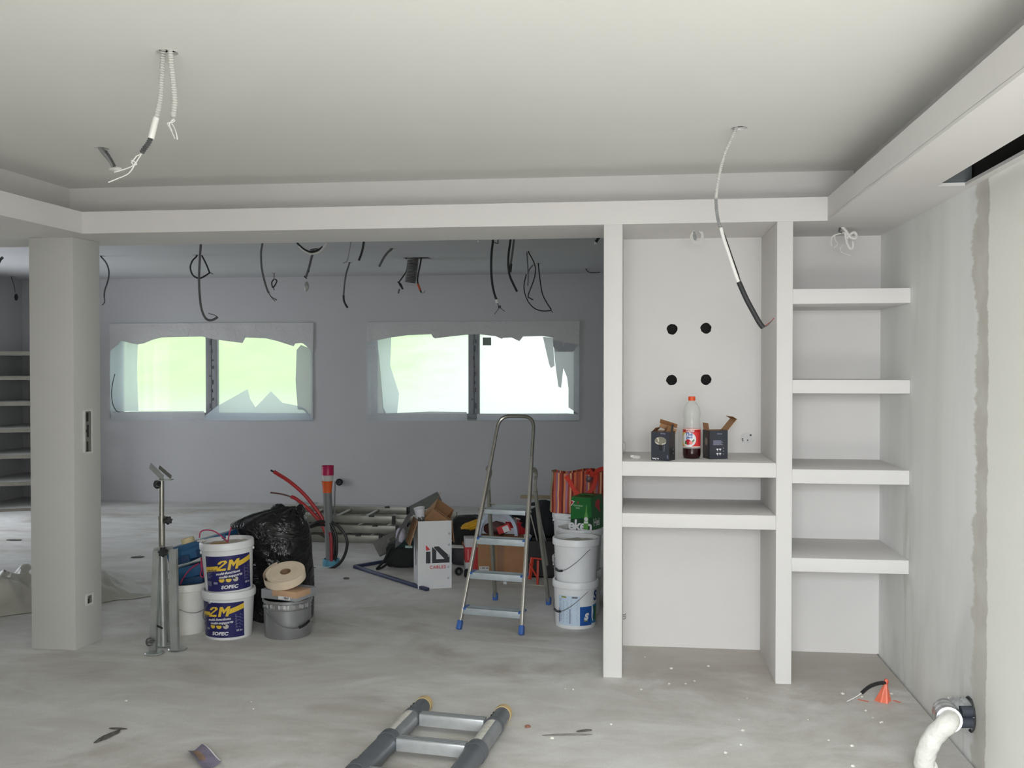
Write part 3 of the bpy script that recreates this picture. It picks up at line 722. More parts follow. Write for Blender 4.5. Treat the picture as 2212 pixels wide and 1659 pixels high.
obj('head_plate', MB().bar(q(346, 1037, .04), q(371, 1036, .04), .05, .006, (0, 0, 1)), m_galv, js)
# ------------------------------------------------------------------ blue plastic tool cases lying on the half hidden bucket
m_blue = M('blue_case_plastic', (44, 92, 134), 0.42, 0, 0.22, 10)
m_blue_d = M('blue_case_dark', (30, 66, 104), 0.5, 0, 0.2, 10)
YC_ = 6.19
bc = ony(438, 1236, YC_); bc.z = .292
case = thing('tool_case', 'dusty blue plastic tool case standing open and tilted behind the white buckets', 'tool case', bc)
def slab(p0, p1, th, dp, name, mat, bev=.008):
    a, b = ony(*p0, YC_) - bc, ony(*p1, YC_) - bc
    mb = MB().bar(a, b, dp, th, Vector((0, 1, 0)).cross((b - a).normalized())); return obj(name, mb, mat, case, bev=bev)
slab((380, 1238), (452, 1222), .075, .20, 'base_tray', m_blue)
slab((384, 1253), (450, 1245), .05, .18, 'base_foot', m_blue_d)
slab((376, 1201), (502, 1166), .085, .20, 'lid_shell', m_blue)
slab((376, 1187), (500, 1152), .035, .21, 'lid_rim', m_blue)
slab((395, 1207), (425, 1199), .05, .222, 'latch', m_blue_d, .004)
slab((440, 1190), (458, 1185), .05, .222, 'latch', m_blue_d, .004)
slab((384, 1199), (396, 1196), .018, .225, 'label_sticker', m_gprint, .001)
slab((448, 1171), (462, 1167), .014, .225, 'label_sticker', m_gprint, .001)
mr = ony(408, 1166, YC_); mk = thing('masking_tape_roll', 'cream masking tape roll lying on the tilted blue case lid', 'tape roll', mr + Vector((.005, -.02, -.008)), rot=(0, math.radians(-17), 0))
obj('roll', MB().ring([(.026, -.025), (.042, -.025), (.042, .025), (.026, .025)], 32), M('masking_tape', (216, 200, 158), .8, 0, .05), mk)
obj('core', MB().ring([(.023, -.0255), (.026, -.0255), (.026, .0255), (.023, .0255)], 24), M('core_board'), mk)
m_pink = M('pink_cord', (176, 52, 92), 0.6)
def cord(name, px, Y, r, mat, label, cat, n=8, dys=None, group=None):
    pts = smooth_path([ony(a, b, Y + (dys[i] if dys else 0)) for i, (a, b) in enumerate(px)])
    o = obj(name, MB().tube(pts, r, n), mat, None, loc=pts[0]); return tag(o, label, cat, group)
pc = ony(431, 1160, 6.05)
pk = thing('chalk_line_cord', 'pink cord looping over and hanging beside the tilted blue case', 'cord', pc)
for px in ([(431, 1162), (433, 1150), (442, 1145), (458, 1146), (472, 1153), (484, 1163), (494, 1174)], [(492, 1172), (495, 1155), (498, 1143), (500, 1139)], [(430, 1217), (415, 1226), (402, 1240), (393, 1254), (390, 1262)], [(434, 1205), (437, 1225), (433, 1240), (436, 1247)], [(436, 1204), (434, 1222), (440, 1238), (438, 1248)]):
    obj('cord', MB().tube(smooth_path([ony(a, b, 6.02) - pc for a, b in px]), .0042, 8), m_pink, pk)

# ------------------------------------------------------------------ duct riser with pipes and cables
pp = onz(714, 1222); PY = pp.y
rs = thing('service_riser', 'grey service pipe rising from the floor with orange sleeve and cables around it', 'pipe', (pp.x, PY, 0))
P = lambda x_, y_, d=0.0: ony(x_, y_, PY + d) - Vector((pp.x, PY, 0))
m_pipe = M('grey_pvc', (118, 120, 122), .45); m_orange = M('orange_pvc', (224, 96, 40), .45); m_mag = M('magenta_tape', (176, 30, 82), .3)
m_redt = M('red_conduit', (186, 40, 46), .42)
obj('pipe', MB().cyl(P(714, 1226), P(707, 1060), .037, 24), m_pipe, rs)
z0 = P(707, 1064).z; cx = P(707, 1060).x
obj('sleeve', MB().lathe([(.038, z0), (.039, z0 + .03), (.045, z0 + .09), (.048, z0 + .10), (0, z0 + .10)], 24, Matrix.Translation((cx, 0, 0))), m_orange, rs)
zc_ = P(708, 1036).z
obj('reducer', MB().lathe([(.042, zc_ - .01), (.044, zc_), (.049, zc_ + .03), (.050, zc_ + .05), (0, zc_ + .05)], 24, Matrix.Translation((P(708, 1036).x, 0, 0))), M('light_grey_pvc', (196, 196, 194), .45), rs)
zt_ = P(708, 1025).z
obj('tape_wrap', MB().ring([(.0505, zt_ - .005), (.051, zt_ + .03), (.0505, zt_ + .062), (.053, zt_ + .076), (.049, zt_ + .076), (.047, zt_ - .005)], 24, Matrix.Translation((P(708, 1025).x, 0, 0))), m_mag, rs)
obj('floor_collar', MB().lathe([(.072, -.005), (.074, .02), (.070, .055), (.062, .058), (.06, .03), (0, .03)], 20, Matrix.Translation((P(714, 1222).x, .02, 0))), M('blue_foil', (86, 150, 176), .5, 0, .15, 20), rs)
def rc(name, px, r, mat, d=.0, n=8, par=None):
    return obj(name, MB().tube(smooth_path([P(a, b, d) for a, b in px]), r, n), mat, par or rs)
c1 = rc('red_conduit', [(712, 1215), (706, 1160), (698, 1125), (680, 1096), (655, 1066), (625, 1040), (600, 1024), (592, 1019)], .0165, m_redt, .07)
rc('conduit_core', [(593, 1020), (585, 1016)], .008, m_cable, .07, par=c1)
c2 = rc('red_conduit', [(716, 1215), (708, 1165), (696, 1135), (680, 1114), (660, 1094), (640, 1078), (629, 1073)], .0155, m_redt, .05)
rc('conduit_core', [(631, 1074), (615, 1069), (600, 1066), (584, 1064)], .007, M('brown_sleeve', (110, 78, 72), .6), .05, par=c2)
rc('red_conduit', [(716, 1212), (716, 1190), (715, 1165), (713, 1150)], .014, M('dark_red_conduit', (150, 22, 40), .4), -.055)
rc('black_hose', [(722, 1216), (727, 1190), (726, 1160), (718, 1138), (706, 1128), (690, 1127), (676, 1133), (664, 1143)], .0135, m_cable, -.02)
rc('black_hose', [(716, 1128), (732, 1138), (745, 1155), (750, 1173), (746, 1195), (735, 1215), (716, 1228), (695, 1231), (678, 1228), (666, 1222)], .0125, m_cable, -.10)
rc('black_hose', [(720, 1216), (724, 1185), (720, 1150), (708, 1136), (690, 1134), (672, 1138)], .0115, m_cable, -.02)
rc('black_hose', [(664, 1154), (682, 1152), (696, 1156), (712, 1170), (722, 1190), (722, 1214)], .0115, M('dark_grey_hose', (62, 60, 56), .5), .03)
rc('thin_rod', [(720, 1214), (722, 1130), (724, 1040)], .0055, M('grey_rod', (104, 106, 108), .4, .5), .01)
ws = ony(734, 1041, YB - .03)
sk = thing('wall_cable_box', 'black protruding cable box on the far wall beside the service pipe', 'cable box', ws)
obj('shell', MB().lathe([(.034, -.03), (.040, .0), (.044, .03), (.030, .045), (0, .04)], 16, Matrix.Rotation(PI / 2, 4, 'X')), m_black, sk)

# ------------------------------------------------------------------ pile of aluminium ladders
def flat_ladder(loc, L, W, n, label, rz=0.0, hh=.075, offs=.12):
    o = thing('ladder_section', label, 'ladder', loc, rz, 'aluminium ladder sections in the pile')
    for s in (0, W):
        rl = obj('rail', MB().cbox((-L / 2, s, hh / 2), (L, .03, hh)), m_alu_dull, o, bev=.004)
        obj('end_cap', MB().cbox((.012, s, hh / 2), (.03, .036, hh + .008)), m_black if s else M('dark_cap', (56, 56, 54), .6), rl, bev=.004)
        obj('hook', MB().cbox((-.20, s - .02, hh), (.05, .022, .016)).cyl((-.20, s - .03, hh), (-.20, s + .03, hh), .009, 10), M('dark_cap'), rl)
    for k in range(n if offs + .29 * n < L else int((L - offs) / .29) + 1): obj('rung', MB().cyl((-offs - .29 * k, 0, hh / 2), (-offs - .29 * k, W, hh / 2), .018, 12), m_alu_dull, o)
    return o
pr0 = onz(823, 1174); LY = pr0.y
flat_ladder((pr0.x - .02, LY + .01, 0), 1.15, .42, 8, 'aluminium ladder section lying lowest in the pile behind the service pipe')
flat_ladder((pr0.x + .14, LY + .03, .093), 1.3, .42, 8, 'aluminium ladder section in the middle of the pile, one step back', 0.01)
flat_ladder((pr0.x + .10, LY + .05, .186), 1.25, .62, 8, 'widest aluminium ladder section lying on top of the pile', 0.0, .07, .30)
flat_ladder((pr0.x + .30, LY + .72, 0), 1.3, .36, 8, 'aluminium ladder section lying on the floor behind the pile', 0.02)
flat_ladder((pr0.x + .32, LY + .74, .093), 1.3, .34, 8, 'aluminium ladder section lying on the rear floor section', 0.02)
br = onz(700, 1089); bb = onz(750, 1088)
fl = obj('metal_channel', MB().bar(br - Vector((.35, 0, -.012)), bb + Vector((.1, 0, .012)), .03, .02), m_galv, None, loc=br); tag(fl, 'thin grey metal channel lying on the floor along the far wall', 'channel')
ap = obj('aluminium_plank', MB().box((0, 0, 0), (.62, .05, .16)), m_alu_dull, None, bev=.004); ap.location = onz(850, 1136) + Vector((.06, .0, 0)); ap.rotation_euler = (.0, 0, .02)
tag(ap, 'grey aluminium profile with a dark hole standing on edge beyond the ladder pile', 'profile')
obj('hole', MB().cyl((.22, -.001, .09), (.22, .003, .09), .03, 14), m_black, ap)
ls = obj('sheet_strip', MB().bar((0, 0, 0), (.40, .10, .21), .16, .006, (0, -.5, .8)), M('grey_sheet', (112, 114, 108), .5, .3, .1), None); p = onz(862, 1140); ls.location = (p.x + .02, p.y - .02, .10)
ls.location.z = .12
tag(ls, 'grey sheet strip leaning up from the aluminium profile toward the cable box', 'strip')

# ------------------------------------------------------------------ white cable carton, opened, with rubbish in it
ca = onz(903, 1273); cb_ = onz(976, 1270); W = (cb_ - ca).length; ang = math.atan2(cb_.y - ca.y, cb_.x - ca.x)
m_wcard = M('white_card', (214, 216, 218), .75, 0, .03, 6)
Hc, D = .515, .26
cb2 = thing('cable_carton', 'tall white cardboard cable carton with black and red logo, flaps open', 'box', (ca.x, ca.y, 0), ang + .035)
ed = .004
obj('front_side', MB().box((0, 0, 0), (W, ed, Hc)), m_wcard, cb2); obj('rear_side', MB().box((0, D - ed, 0), (W, D, Hc)), m_wcard, cb2)
obj('left_side', MB().box((0, ed, 0), (ed, D - ed, Hc)), m_wcard, cb2); obj('right_side', MB().box((W - ed, ed, 0), (W, D - ed, Hc)), m_wcard, cb2)
obj('bottom', MB().box((ed, ed, 0), (W - ed, D - ed, ed)), m_wcard, cb2)
fl = obj('flap', MB().bar((-.002, D / 2, Hc + .002), (-.062, D / 2, Hc - .19), D * .96, .004, (-1, 0, .2)), m_card, cb2); fl['label'] = 'flap folded down outward, brown inside'
obj('flap', MB().bar((W + .002, D / 2, Hc), (W + .02, D / 2, Hc - .17), D * .96, .004, (1, 0, .1)), m_card, cb2)
obj('flap', MB().bar((W / 2, D + .002, Hc), (W / 2, D + .10, Hc - .12), W * .95, .004, (0, 1, .2)), m_card, cb2)
mb = MB()
for k in range(5): obj('staple', MB().lathe([(.009, 0), (.008, .002), (0, .0024)], 12, Matrix.Translation((W - .018 - .002 * k, -.0002, Hc - .10 - .085 * k)) @ Matrix.Rotation(PI / 2, 4, 'X')), M('staple_grey', (170, 174, 178), .4, .3), cb2)
f = lambda u, v: (W * .47 + u, -.0012, .245 + v)
f2 = lambda u, v: f(u * .062, v * .062)
obj('logo_mark', flat2d(MB(), poly2d([(-.98, -.82), (-.42, -.82), (-.42, .62), (-.98, .62)]), f2), M('logo_black', (26, 32, 38), .5), cb2, flat=True)
obj('logo_mark', flat2d(MB(), poly2d([(-1.0, 1.45), (-.42, .84), (-.98, .74)]), f2), m_red, cb2, flat=True)
lm = MB()
for qd in ([(-.22, -.82), (.30, -.36), (.30, .70), (-.22, 1.18)], [(-.22, -.82), (1.95, -.82), (1.32, -.36), (.30, -.36)], [(1.95, -.82), (1.95, -.02), (1.32, -.36)], [(1.95, -.02), (.62, 1.22), (.10, 1.22), (-.02, 1.10), (1.32, -.36)]): flat2d(lm, poly2d(qd), f2)
obj('logo_mark', lm, M('logo_black'), cb2, flat=True)
obj('lettering', flat2d(MB(), text2d('CABLES', .034, 0, .0006, 1.12), lambda u, v: f(u + .03, v - .083)), m_red, cb2, flat=True)
obj('logo_mark', flat2d(MB(), poly2d([(.10, .33), (.13, .16), (.16, .16), (.14, .27)]), lambda u, v: (-.0012, D - u * 1.0, v)), M('logo_black'), cb2, flat=True)
# cartons and rubbish sticking out of it
def open_box(name, label, cat, loc, rot, sx, sy, sz, mout, min_, flaps=(), group=None, th=.003):
    o = thing(name, label, cat, loc, rot=rot, group=group)
    obj('shell', MB().box((-sx / 2, -sy / 2, 0), (sx / 2, -sy / 2 + th, sz)).box((-sx / 2, sy / 2 - th, 0), (sx / 2, sy / 2, sz)).box((-sx / 2, -sy / 2 + th, 0), (-sx / 2 + th, sy / 2 - th, sz)).box((sx / 2 - th, -sy / 2 + th, 0), (sx / 2, sy / 2 - th, sz)).box((-sx / 2 + th, -sy / 2 + th, 0), (sx / 2 - th, sy / 2 - th, th)), mout, o)
    for (e, l, a) in flaps:
        ex = {'x-': ((-sx / 2, 0, sz), (-math.sin(a), 0, math.cos(a)), sy), 'x+': ((sx / 2, 0, sz), (math.sin(a), 0, math.cos(a)), sy), 'y-': ((0, -sy / 2, sz), (0, -math.sin(a), math.cos(a)), sx), 'y+': ((0, sy / 2, sz), (0, math.sin(a), math.cos(a)), sx)}[e]
        p = Vector(ex[0]); d = Vector(ex[1]); w = Vector((0, 1, 0)) if e[0] == 'x' else Vector((1, 0, 0))
        obj('flap', MB().bar(p + d * .001, p + d * l, ex[2] * .97, th, d.cross(w)), min_, o)
    return o
cc = Vector((ca.x, ca.y, 0)); ux = Vector((math.cos(ang), math.sin(ang), 0)); uy = Vector((-math.sin(ang), math.cos(ang), 0))
open_box('small_carton', 'brown open cardboard box sticking up tilted out of the white carton', 'box', cc + ux * (W * .50) + uy * (D * .64) + Vector((-.012, 0, .478)), (math.radians(38), math.radians(36), .35), .155, .135, .18, m_card, m_card_in, (('x-', .07, .3), ('y-', .06, .7)))
cu = thing('plastic_cup', 'crumpled clear white plastic cup on the left edge of the white carton', 'cup', cc + ux * (.035) + uy * (D * .45) + Vector((0, 0, Hc - .03)), rot=(.12, -.1, 0))
obj('cup', MB().ring([(.026, 0), (.036, .075), (.042, .12), (.044, .121), (.0415, .122), (.034, .075), (.024, .003)], 24), M('frosted_plastic', (212, 214, 220), .3), cu)
obj('wrap', blob((.004, 0, .03), (.034, .034, .05), .3, 2.5, 3, 3), M('dark_film', (88, 86, 84), .35), cu)
pf = thing('curved_plastic_sheet', 'grey bent plastic sheet leaning against the left side of the white carton', 'sheet', cc + ux * (-.10) + uy * (.22))
obj('sheet', MB().grid(lambda u, v: (-.085 * math.sin(PI * .5 * (1 - v)) ** 1.0 * 1.15 + .07, -.13 + .26 * u, .30 + .26 * v), 4, 14), M('grey_plastic_sheet', (128, 130, 138), .35), pf, sharp=70)
obj('crumpled_edge', blob((-.02, .02, .375), (.035, .05, .055), .22, 1.8, 5, 3), M('white_film', (178, 178, 192), .5), pf)
# tool bag and grey flap left of it
tb = onz(868, 1230); tbo = thing('tool_bag', 'black and dark green soft tool bag lying behind the white cable carton', 'bag', (tb.x, tb.y + .05, 0))
m_bagk = M('black_canvas', (26, 28, 29), .8, 0, .2, 14, .2, 90)
def rbox(c, d, pw=.35, amp=.06, seed=0, sub=4, flatz=0.0):
    """soft rounded box"""
    bm = bmesh.new(); bmesh.ops.create_icosphere(bm, subdivisions=sub, radius=1.0); vs = []
    for v in bm.verts:
        k = [math.copysign(abs(t_) ** pw, t_) for t_ in v.co]; m_ = max(abs(t_) for t_ in k) or 1
        n_ = 1 + amp * noise.noise(Vector(v.co) * 2.4 + Vector((seed, seed * 2, 0)))
        w = Vector((c[0] + k[0] / m_ ** .3 * d[0] * n_, c[1] + k[1] / m_ ** .3 * d[1] * n_, c[2] + k[2] / m_ ** .3 * d[2] * n_))
        if w.z < flatz: w.z = flatz
        vs.append(w)
    bm.verts.index_update(); mb = MB().add(vs, [tuple(v.index for v in f_.verts) for f_ in bm.faces]); bm.free(); return mb
obj('body', rbox((0, .10, .105), (.155, .12, .105), .5, .12, 2), m_bagk, tbo, sharp=60)
obj('top_flap', rbox((.03, .06, .205), (.105, .10, .03), .5, .1, 3, 3, -1), M('green_canvas', (24, 46, 44), .8, 0, .15, 14), tbo, sharp=60)
obj('strap', MB().tube(smooth_path([(-.14, .0, .03), (-.17, -.06, .012), (-.20, -.10, .01), (-.16, -.03, .06), (-.10, -.02, .17), (-.02, -.015, .21)]), .010, 6), m_bagk, tbo)
obj('name_patch', MB().cbox((.06, -.05, .19), (.06, .006, .018)), M('patch_white', (170, 196, 196), .6), tbo)
gf = thing('grey_case_lid', 'grey dusty plastic case lid tilted over the left side of the tool bag', 'lid', (tb.x - .17, tb.y + .42, .16), rot=(.55, -.45, .35))
obj('lid', MB().box((-.17, -.10, 0), (.16, .10, .018)).ring([(.06, .018), (.03, .03), (.02, .018)], 16), M('grey_case', (104, 104, 98), .6, 0, .12), gf, bev=.006)
# blue steel triangle on the floor
t0, t1, t2 = onz(766, 1227), onz(905, 1271), onz(842, 1214)
tri = thing('steel_square', 'blue-grey steel builders square lying flat on the floor by the white carton', 'square', t0)
for a, b in ((t0, t1 + (t1 - t0).normalized() * .12), (t0, t2 + (t2 - t0).normalized() * .1)):
    obj('arm', MB().bar(a - t0 + Vector((0, 0, .013)), b - t0 + Vector((0, 0, .013)), .032, .024), M('blue_steel', (58, 66, 92), .5, .4, .2, 12), tri, bev=.003)
# ------------------------------------------------------------------ aluminium step ladder
fa, fb, fc, fd = onz(991, 1360), onz(1126, 1372), onz(1070, 1296), onz(1185, 1306)
sl_ = thing('step_ladder', 'aluminium three-tread step ladder with platform and hand hoop standing open', 'ladder', (fa + fb) / 2)
SL = (fa + fb) / 2
m_bcap = M('blue_foot_plastic', (52, 96, 168), .5)
m_tread = M('tread_dusty', (176, 186, 192), .5, .35, .1, 14)
nrm = (fb - fa).cross(Vector((0, 0, 1))).normalized()             # points toward the camera
if nrm.y > 0: nrm = -nrm
wide = (fb - fa).normalized(); mid = SL
lean = .60 / 1.36
def side(s, z):                                                     # a point of the front frame, s = -1 left, +1 right
    hw0 = (fb - fa).length / 2; hw = hw0 - (hw0 - .128) * z / 1.30
    return mid + wide * s * hw - nrm * lean * z * .93 + Vector((0, 0, z)) - SL
HT = 1.348
hoop = [side(-1, .03), side(-1, .60), side(-1, 1.0), side(-1, HT - .10)]
cl, cr = side(-1, HT), side(1, HT)
rail = [side(-1, .03), side(-1, .4), side(-1, .8), side(-1, 1.10), side(-1, HT - .09), side(-1, HT - .055) + wide * .003, side(-1, HT - .022) + wide * .018, side(-1, HT - .004) + wide * .05, cl + wide * .09, cr - wide * .09, side(1, HT - .004) - wide * .05, side(1, HT - .022) - wide * .018, side(1, HT - .055) - wide * .003, side(1, HT - .09), side(1, 1.10), side(1, .8), side(1, .4), side(1, .03)]
fr = obj('front_frame', MB().tube(smooth_path(rail[2:16], 3), .0125, 10), m_steel, sl_)
for s in (-1, 1):
    obj('front_rail', MB().bar(side(s, .03), side(s, 1.08), .020, .036, -nrm), m_alu, sl_, bev=.004)
    f = obj('foot', MB().bar(side(s, 0.0), side(s, .055), .030, .044, -nrm), m_bcap, sl_, bev=.006)
for z in (.112, .325, .538):
    a, b = side(-1, z) + wide * .004, side(1, z) - wide * .004
    tr_ = obj('tread', MB().bar(a + Vector((0, 0, .0)), b, .014, .042, (0, 0, 1)).bar(a - nrm * .04 + Vector((0, 0, .018)), b - nrm * .04 + Vector((0, 0, .018)), .085, .006, (0, 0, 1)), m_tread, sl_, bev=.002)
    for p, d in ((a, -1), (b, 1)): obj('tread_cap', MB().bar(p + wide * d * .006 - nrm * .036 + Vector((0, 0, .016)), p - wide * d * .022 - nrm * .036 + Vector((0, 0, .016)), .094, .013, (0, 0, 1)), m_bcap, tr_, bev=.002)
a, b = side(-1, .735) + wide * .02, side(1, .735) - wide * .02
obj('platform', MB().bar(a - nrm * .12, b - nrm * .12, .25, .006, (0, 0, 1)).bar(a + nrm * .005 - Vector((0, 0, .012)), b + nrm * .005 - Vector((0, 0, .012)), .008, .030, (0, 0, 1)), m_tread, sl_, bev=.002)
for s in (-1, 1):
    obj('pivot_bolt', MB().cyl(side(s, .735) - wide * s * .03, side(s, .735) + wide * s * .02, .008, 10), m_steel, sl_)
for s, ft in ((-1, fc), (1, fd)):
    top = side(s, .99) + wide * s * .016; ft = ft - SL
    mid2 = top.lerp(ft, .10)
    pth = smooth_path([top + nrm * .0 + Vector((0, 0, -.10)) * 0, top + Vector((0, 0, .012)) - nrm * .03, top - nrm * .07 + Vector((0, 0, -.03)), top.lerp(ft, .16), ft + Vector((0, 0, .20))], 5)
    obj('rear_leg', MB().tube(pth[:-1], .012, 10).bar(top.lerp(ft, .14), ft + Vector((0, 0, .02)), .019, .030, -nrm), m_alu_dull, sl_, bev=0)
    obj('foot', MB().bar(ft, ft + Vector((0, 0, .052)), .034, .036, -nrm), m_bcap, sl_, bev=.006)
    obj('platform_strut', MB().cyl(side(s, .735) - nrm * .22 - wide * s * .02, top.lerp(ft, .24), .005, 8), m_steel, sl_)
obj('rear_brace', MB().cyl(fc - SL + Vector((0, 0, .13)), fd - SL + Vector((0, 0, .13)), .005, 8), m_alu, sl_)
obj('brace_clip', MB().cyl((fc - SL).lerp(fd - SL, .16) + Vector((0, 0, .13)), (fc - SL).lerp(fd - SL, .22) + Vector((0, 0, .13)), .010, 10), m_bucket, sl_)

# ------------------------------------------------------------------ bucket stacks on the right
pr_f = onz(1243, 1360); RA = Vector((onz(1243, 1350).x, pr_f.y + .135, 0))
th = face_cam(RA)
oa, ra = bucket('paint_bucket', 'white bucket with blue and green printed paint label, lowest of the front right stack', 'bucket', RA, .152, .132, .30, th + .55 - PI, .14, .28, grip=True, mat=m_bucket)
k = on_cone(ra, th, .0008)
m_pblue = M('paint_blue', (32, 84, 158), .4); m_pgreen = M('paint_green', (38, 104, 58), .4); m_pale = M('pale_print', (196, 214, 232), .5); m_text = M('faint_text', (150, 164, 186), .6); m_pcyan = M('paint_cyan', (38, 116, 176), .4)
lb = obj('label', patch(ra, th, .0006, -.125, .028, .022, .215), m_pale, oa); lb['label'] = 'pale printed sheet with columns of small text'
obj('label', patch(ra, th, .0006, .028, .115, .022, .145), m_pblue, oa)
def pp_(name, p, mat, e=.0014): obj(name, flat2d(MB(), poly2d(p), on_cone(ra, th, e), .015), mat, lb, flat=True)
pp_('print_shape', [(.108, .030), (.17, .030), (.17, .155), (.116, .148), (.122, .10), (.112, .06)], m_pcyan)
pp_('print_shape', [(.112, .146), (.124, .149), (.132, .11), (.124, .07), (.132, .045), (.122, .045), (.113, .075), (.120, .11)], m_wprint, .002)
pp_('print_shape', [(.134, .05), (.17, .045), (.17, .145), (.136, .135), (.141, .095)], m_pgreen, .0018)
pp_('print_shape', [(.056, .050), (.056, .068), (.080, .068), (.080, .050)], M('ochre_print', (150, 150, 90), .5), .0018)
obj('logo_mark', flat2d(MB(), shift2d(text2d('S', .055, .25, .004), .069, .078), on_cone(ra, th, .0022), .015), m_wprint, lb, flat=True)
obj('lettering', flat2d(MB(), shift2d(text2d('S', .085, .1, .004), .152, .205), on_cone(ra, th, .0016), .012), M('navy_letter', (28, 54, 112), .4), lb, flat=True)
mb = MB(); fn = on_cone(ra, th, .0012)
for c0_, c1_ in ((-.118, -.094), (-.086, -.046), (-.030, .016)):
    for j in range(22):
        if (j * 7 + int(c0_ * -999)) % 9 == 0: continue
        flat2d(mb, poly2d(rect(c0_, .038 + j * .0072, c1_ - .004 * ((j * 5) % 3), .0415 + j * .0072)), fn)
tx = obj('small_print', mb, m_text, lb, flat=True); tx['kind'] = 'stuff'
for x_ in (-.122, -.038): obj('print_rule', flat2d(MB(), poly2d(rect(x_, .034, x_ + .004, .13)), fn), m_navy, lb, flat=True)
for x_, m_ in ((-.098, M('ochre_print')), (-.024, M('slate_print', (96, 104, 110), .5))): obj('print_heading', flat2d(MB(), poly2d(rect(x_, .200, x_ + .036, .211)), fn, .012), m_, lb, flat=True)
RB = RA + Vector((.004, 0, .284))
ob, rb_ = bucket('paint_bucket', 'plain white open bucket with ribbed rim, on top of the front right stack', 'bucket', RB, .156, .130, .29, th + .62 - PI, .15, .255, ribs=34, rot=(0, 0, 0))
RC = RA + Vector((.015, .345, 0))
oc, rc_ = bucket('paint_bucket', 'white bucket standing second in the row behind the front right stack, mostly hidden', 'bucket', RC, .150, .128, .30, 1.0, .1, None)
od, rd_ = bucket('paint_bucket', 'white bucket with ribbed rim carrying the green beer carton', 'bucket', RC + Vector((0, 0, .29)), .152, .130, .292, 1.0, .1, .24, ribs=34)
RD = RA + Vector((-.045, .70, 0))
oe, re_ = bucket('paint_bucket', 'white bucket at the back of the right row, at the bottom of the hindmost stack', 'bucket', RD, .165, .140, .32, face_cam(RD) + 1.8, .1, None)
of_, rf_ = bucket('paint_bucket', 'white printed bucket with dark lettering atop the hindmost stack, under the striped bag', 'bucket', RD + Vector((0, 0, .31)), .165, .142, .33, face_cam(RD) + 1.8, .1, .30)
thd = face_cam(RD)
for o_, r_, zz in ((oe, re_, .0), (of_, rf_, .0)):
    l2 = obj('label', patch(r_, thd - .45, .0007, -.10, .16, .035, .20), M('grey_label', (196, 198, 198), .5), o_)
    obj('print_band', patch(r_, thd - .45, .0013, -.10, .16, .125 if o_ is of_ else .15, .155 if o_ is of_ else .19), M('olive_print', (176, 172, 120), .5) if o_ is of_ else m_navy, l2, flat=True)
    mb = MB(); fn = on_cone(r_, thd - .45, .0014)
    for j in range(9): flat2d(mb, poly2d(rect(-.09, .045 + j * .0085, .05 + .01 * ((j * 3) % 4), .049 + j * .0085)), fn, .015)
    obj('small_print', mb, m_text, l2, flat=True)['kind'] = 'stuff'
obj('lettering', flat2d(MB(), shift2d(text2d('WELTAPOX', .040, 0, .001), .0, .225), on_cone(rf_, thd - .16, .0014), .012), M('dark_print', (48, 44, 50), .5), of_, flat=True)
obj('brown_stain', flat2d(MB(), poly2d([(-.07, .305), (-.03, .315), (.03, .310), (.10, .316), (.10, .298), (.03, .297), (-.03, .300)]), on_cone(lambda z: .1655, thd + .1, .0006), .015), M('stain_brown', (118, 88, 66), .8), of_, flat=True)
# green bottle carton
gc = Vector((RC.x + .050, RC.y - .0, .5835)); gt = thing('beer_carton', 'green beer bottle carton with red star and white lettering, on the ribbed bucket', 'carton', gc, rot=(0, 0, -.42))
m_green = M('carton_green', (22, 104, 44), .4, 0, .05); m_dgreen = M('carton_dark_green', (12, 58, 34), .4); m_lgreen = M('bottle_green', (96, 158, 76), .35)
gw, gd, gh = .175, .22, .215
GX, GY = .01, .0
mb = MB(); xA, xB, yA, yB = -.085, .085, -.10, .10
tp_ = .012
vs = [(xA, yA, 0), (xB, yA, 0), (xB, yB, 0), (xA, yB, 0), (xA + .004, yA + tp_, gh), (xB - .02, yA + tp_, gh), (xB - .02, yB - tp_, gh + .008), (xA + .004, yB - tp_, gh + .008)]
mb.add(vs, [(0, 3, 2, 1), (0, 1, 5, 4), (1, 2, 6, 5), (2, 3, 7, 6), (3, 0, 4, 7), (4, 5, 6, 7)])
obj('box', mb, m_green, gt, flat=True)
gf_ = lambda e: (lambda u, v: (u, yA + tp_ * v / gh - e, v))
def gput(name, vf, mat, e=.0008): obj(name, flat2d(MB(), vf, gf_(e)), mat, gt, flat=True)
gput('print_shadow', poly2d([(xA, 0), (xB, 0), (xB - .008, .085), (xA + .002, .062)]), m_dgreen, .0006)
gput('lettering', shift2d(text2d('eken', .100, .05, .003, .92), -.010, .022), m_wprint, .0016)
gput('print_star', poly2d([(xA + .002, .150), (xA + .03, .186), (xA + .003, .190)]), m_wprint, .0010)
gput('print_star', poly2d([(xA + .002, .158), (xA + .023, .182), (xA + .003, .185)]), M('star_red', (190, 36, 50), .4), .0014)
gput('lettering', shift2d(text2d('Heineken', .020, 0, .0004), -.030, .158), M('soft_print', (150, 186, 150), .5), .0014)
gput('lettering', shift2d(text2d('BEER', .014, 0, .0003), -.030, .140), M('soft_print'), .0014)
gput('print_star', poly2d([(-.030 + (.010 if i % 2 == 0 else .004) * math.sin(PI * i / 5), .178 + (.010 if i % 2 == 0 else .004) * math.cos(PI * i / 5)) for i in range(10)]), M('star_red'), .0014)
gput('print_bottle', poly2d([(.018, .0), (.052, .0), (.053, .075), (.046, .098), (.040, .125), (.038, .165), (.032, .165), (.030, .125), (.024, .098), (.017, .075)]), m_lgreen, .0022)
gput('print_bottle', poly2d(circ(.035, .070, .014, 16)), m_wprint, .0026)
gput('print_bottle', poly2d(rect(.020, .042, .050, .054)), m_wprint, .0026)
gs = lambda e: (lambda u, v: (xB - .02 * v / gh + e, u, v))
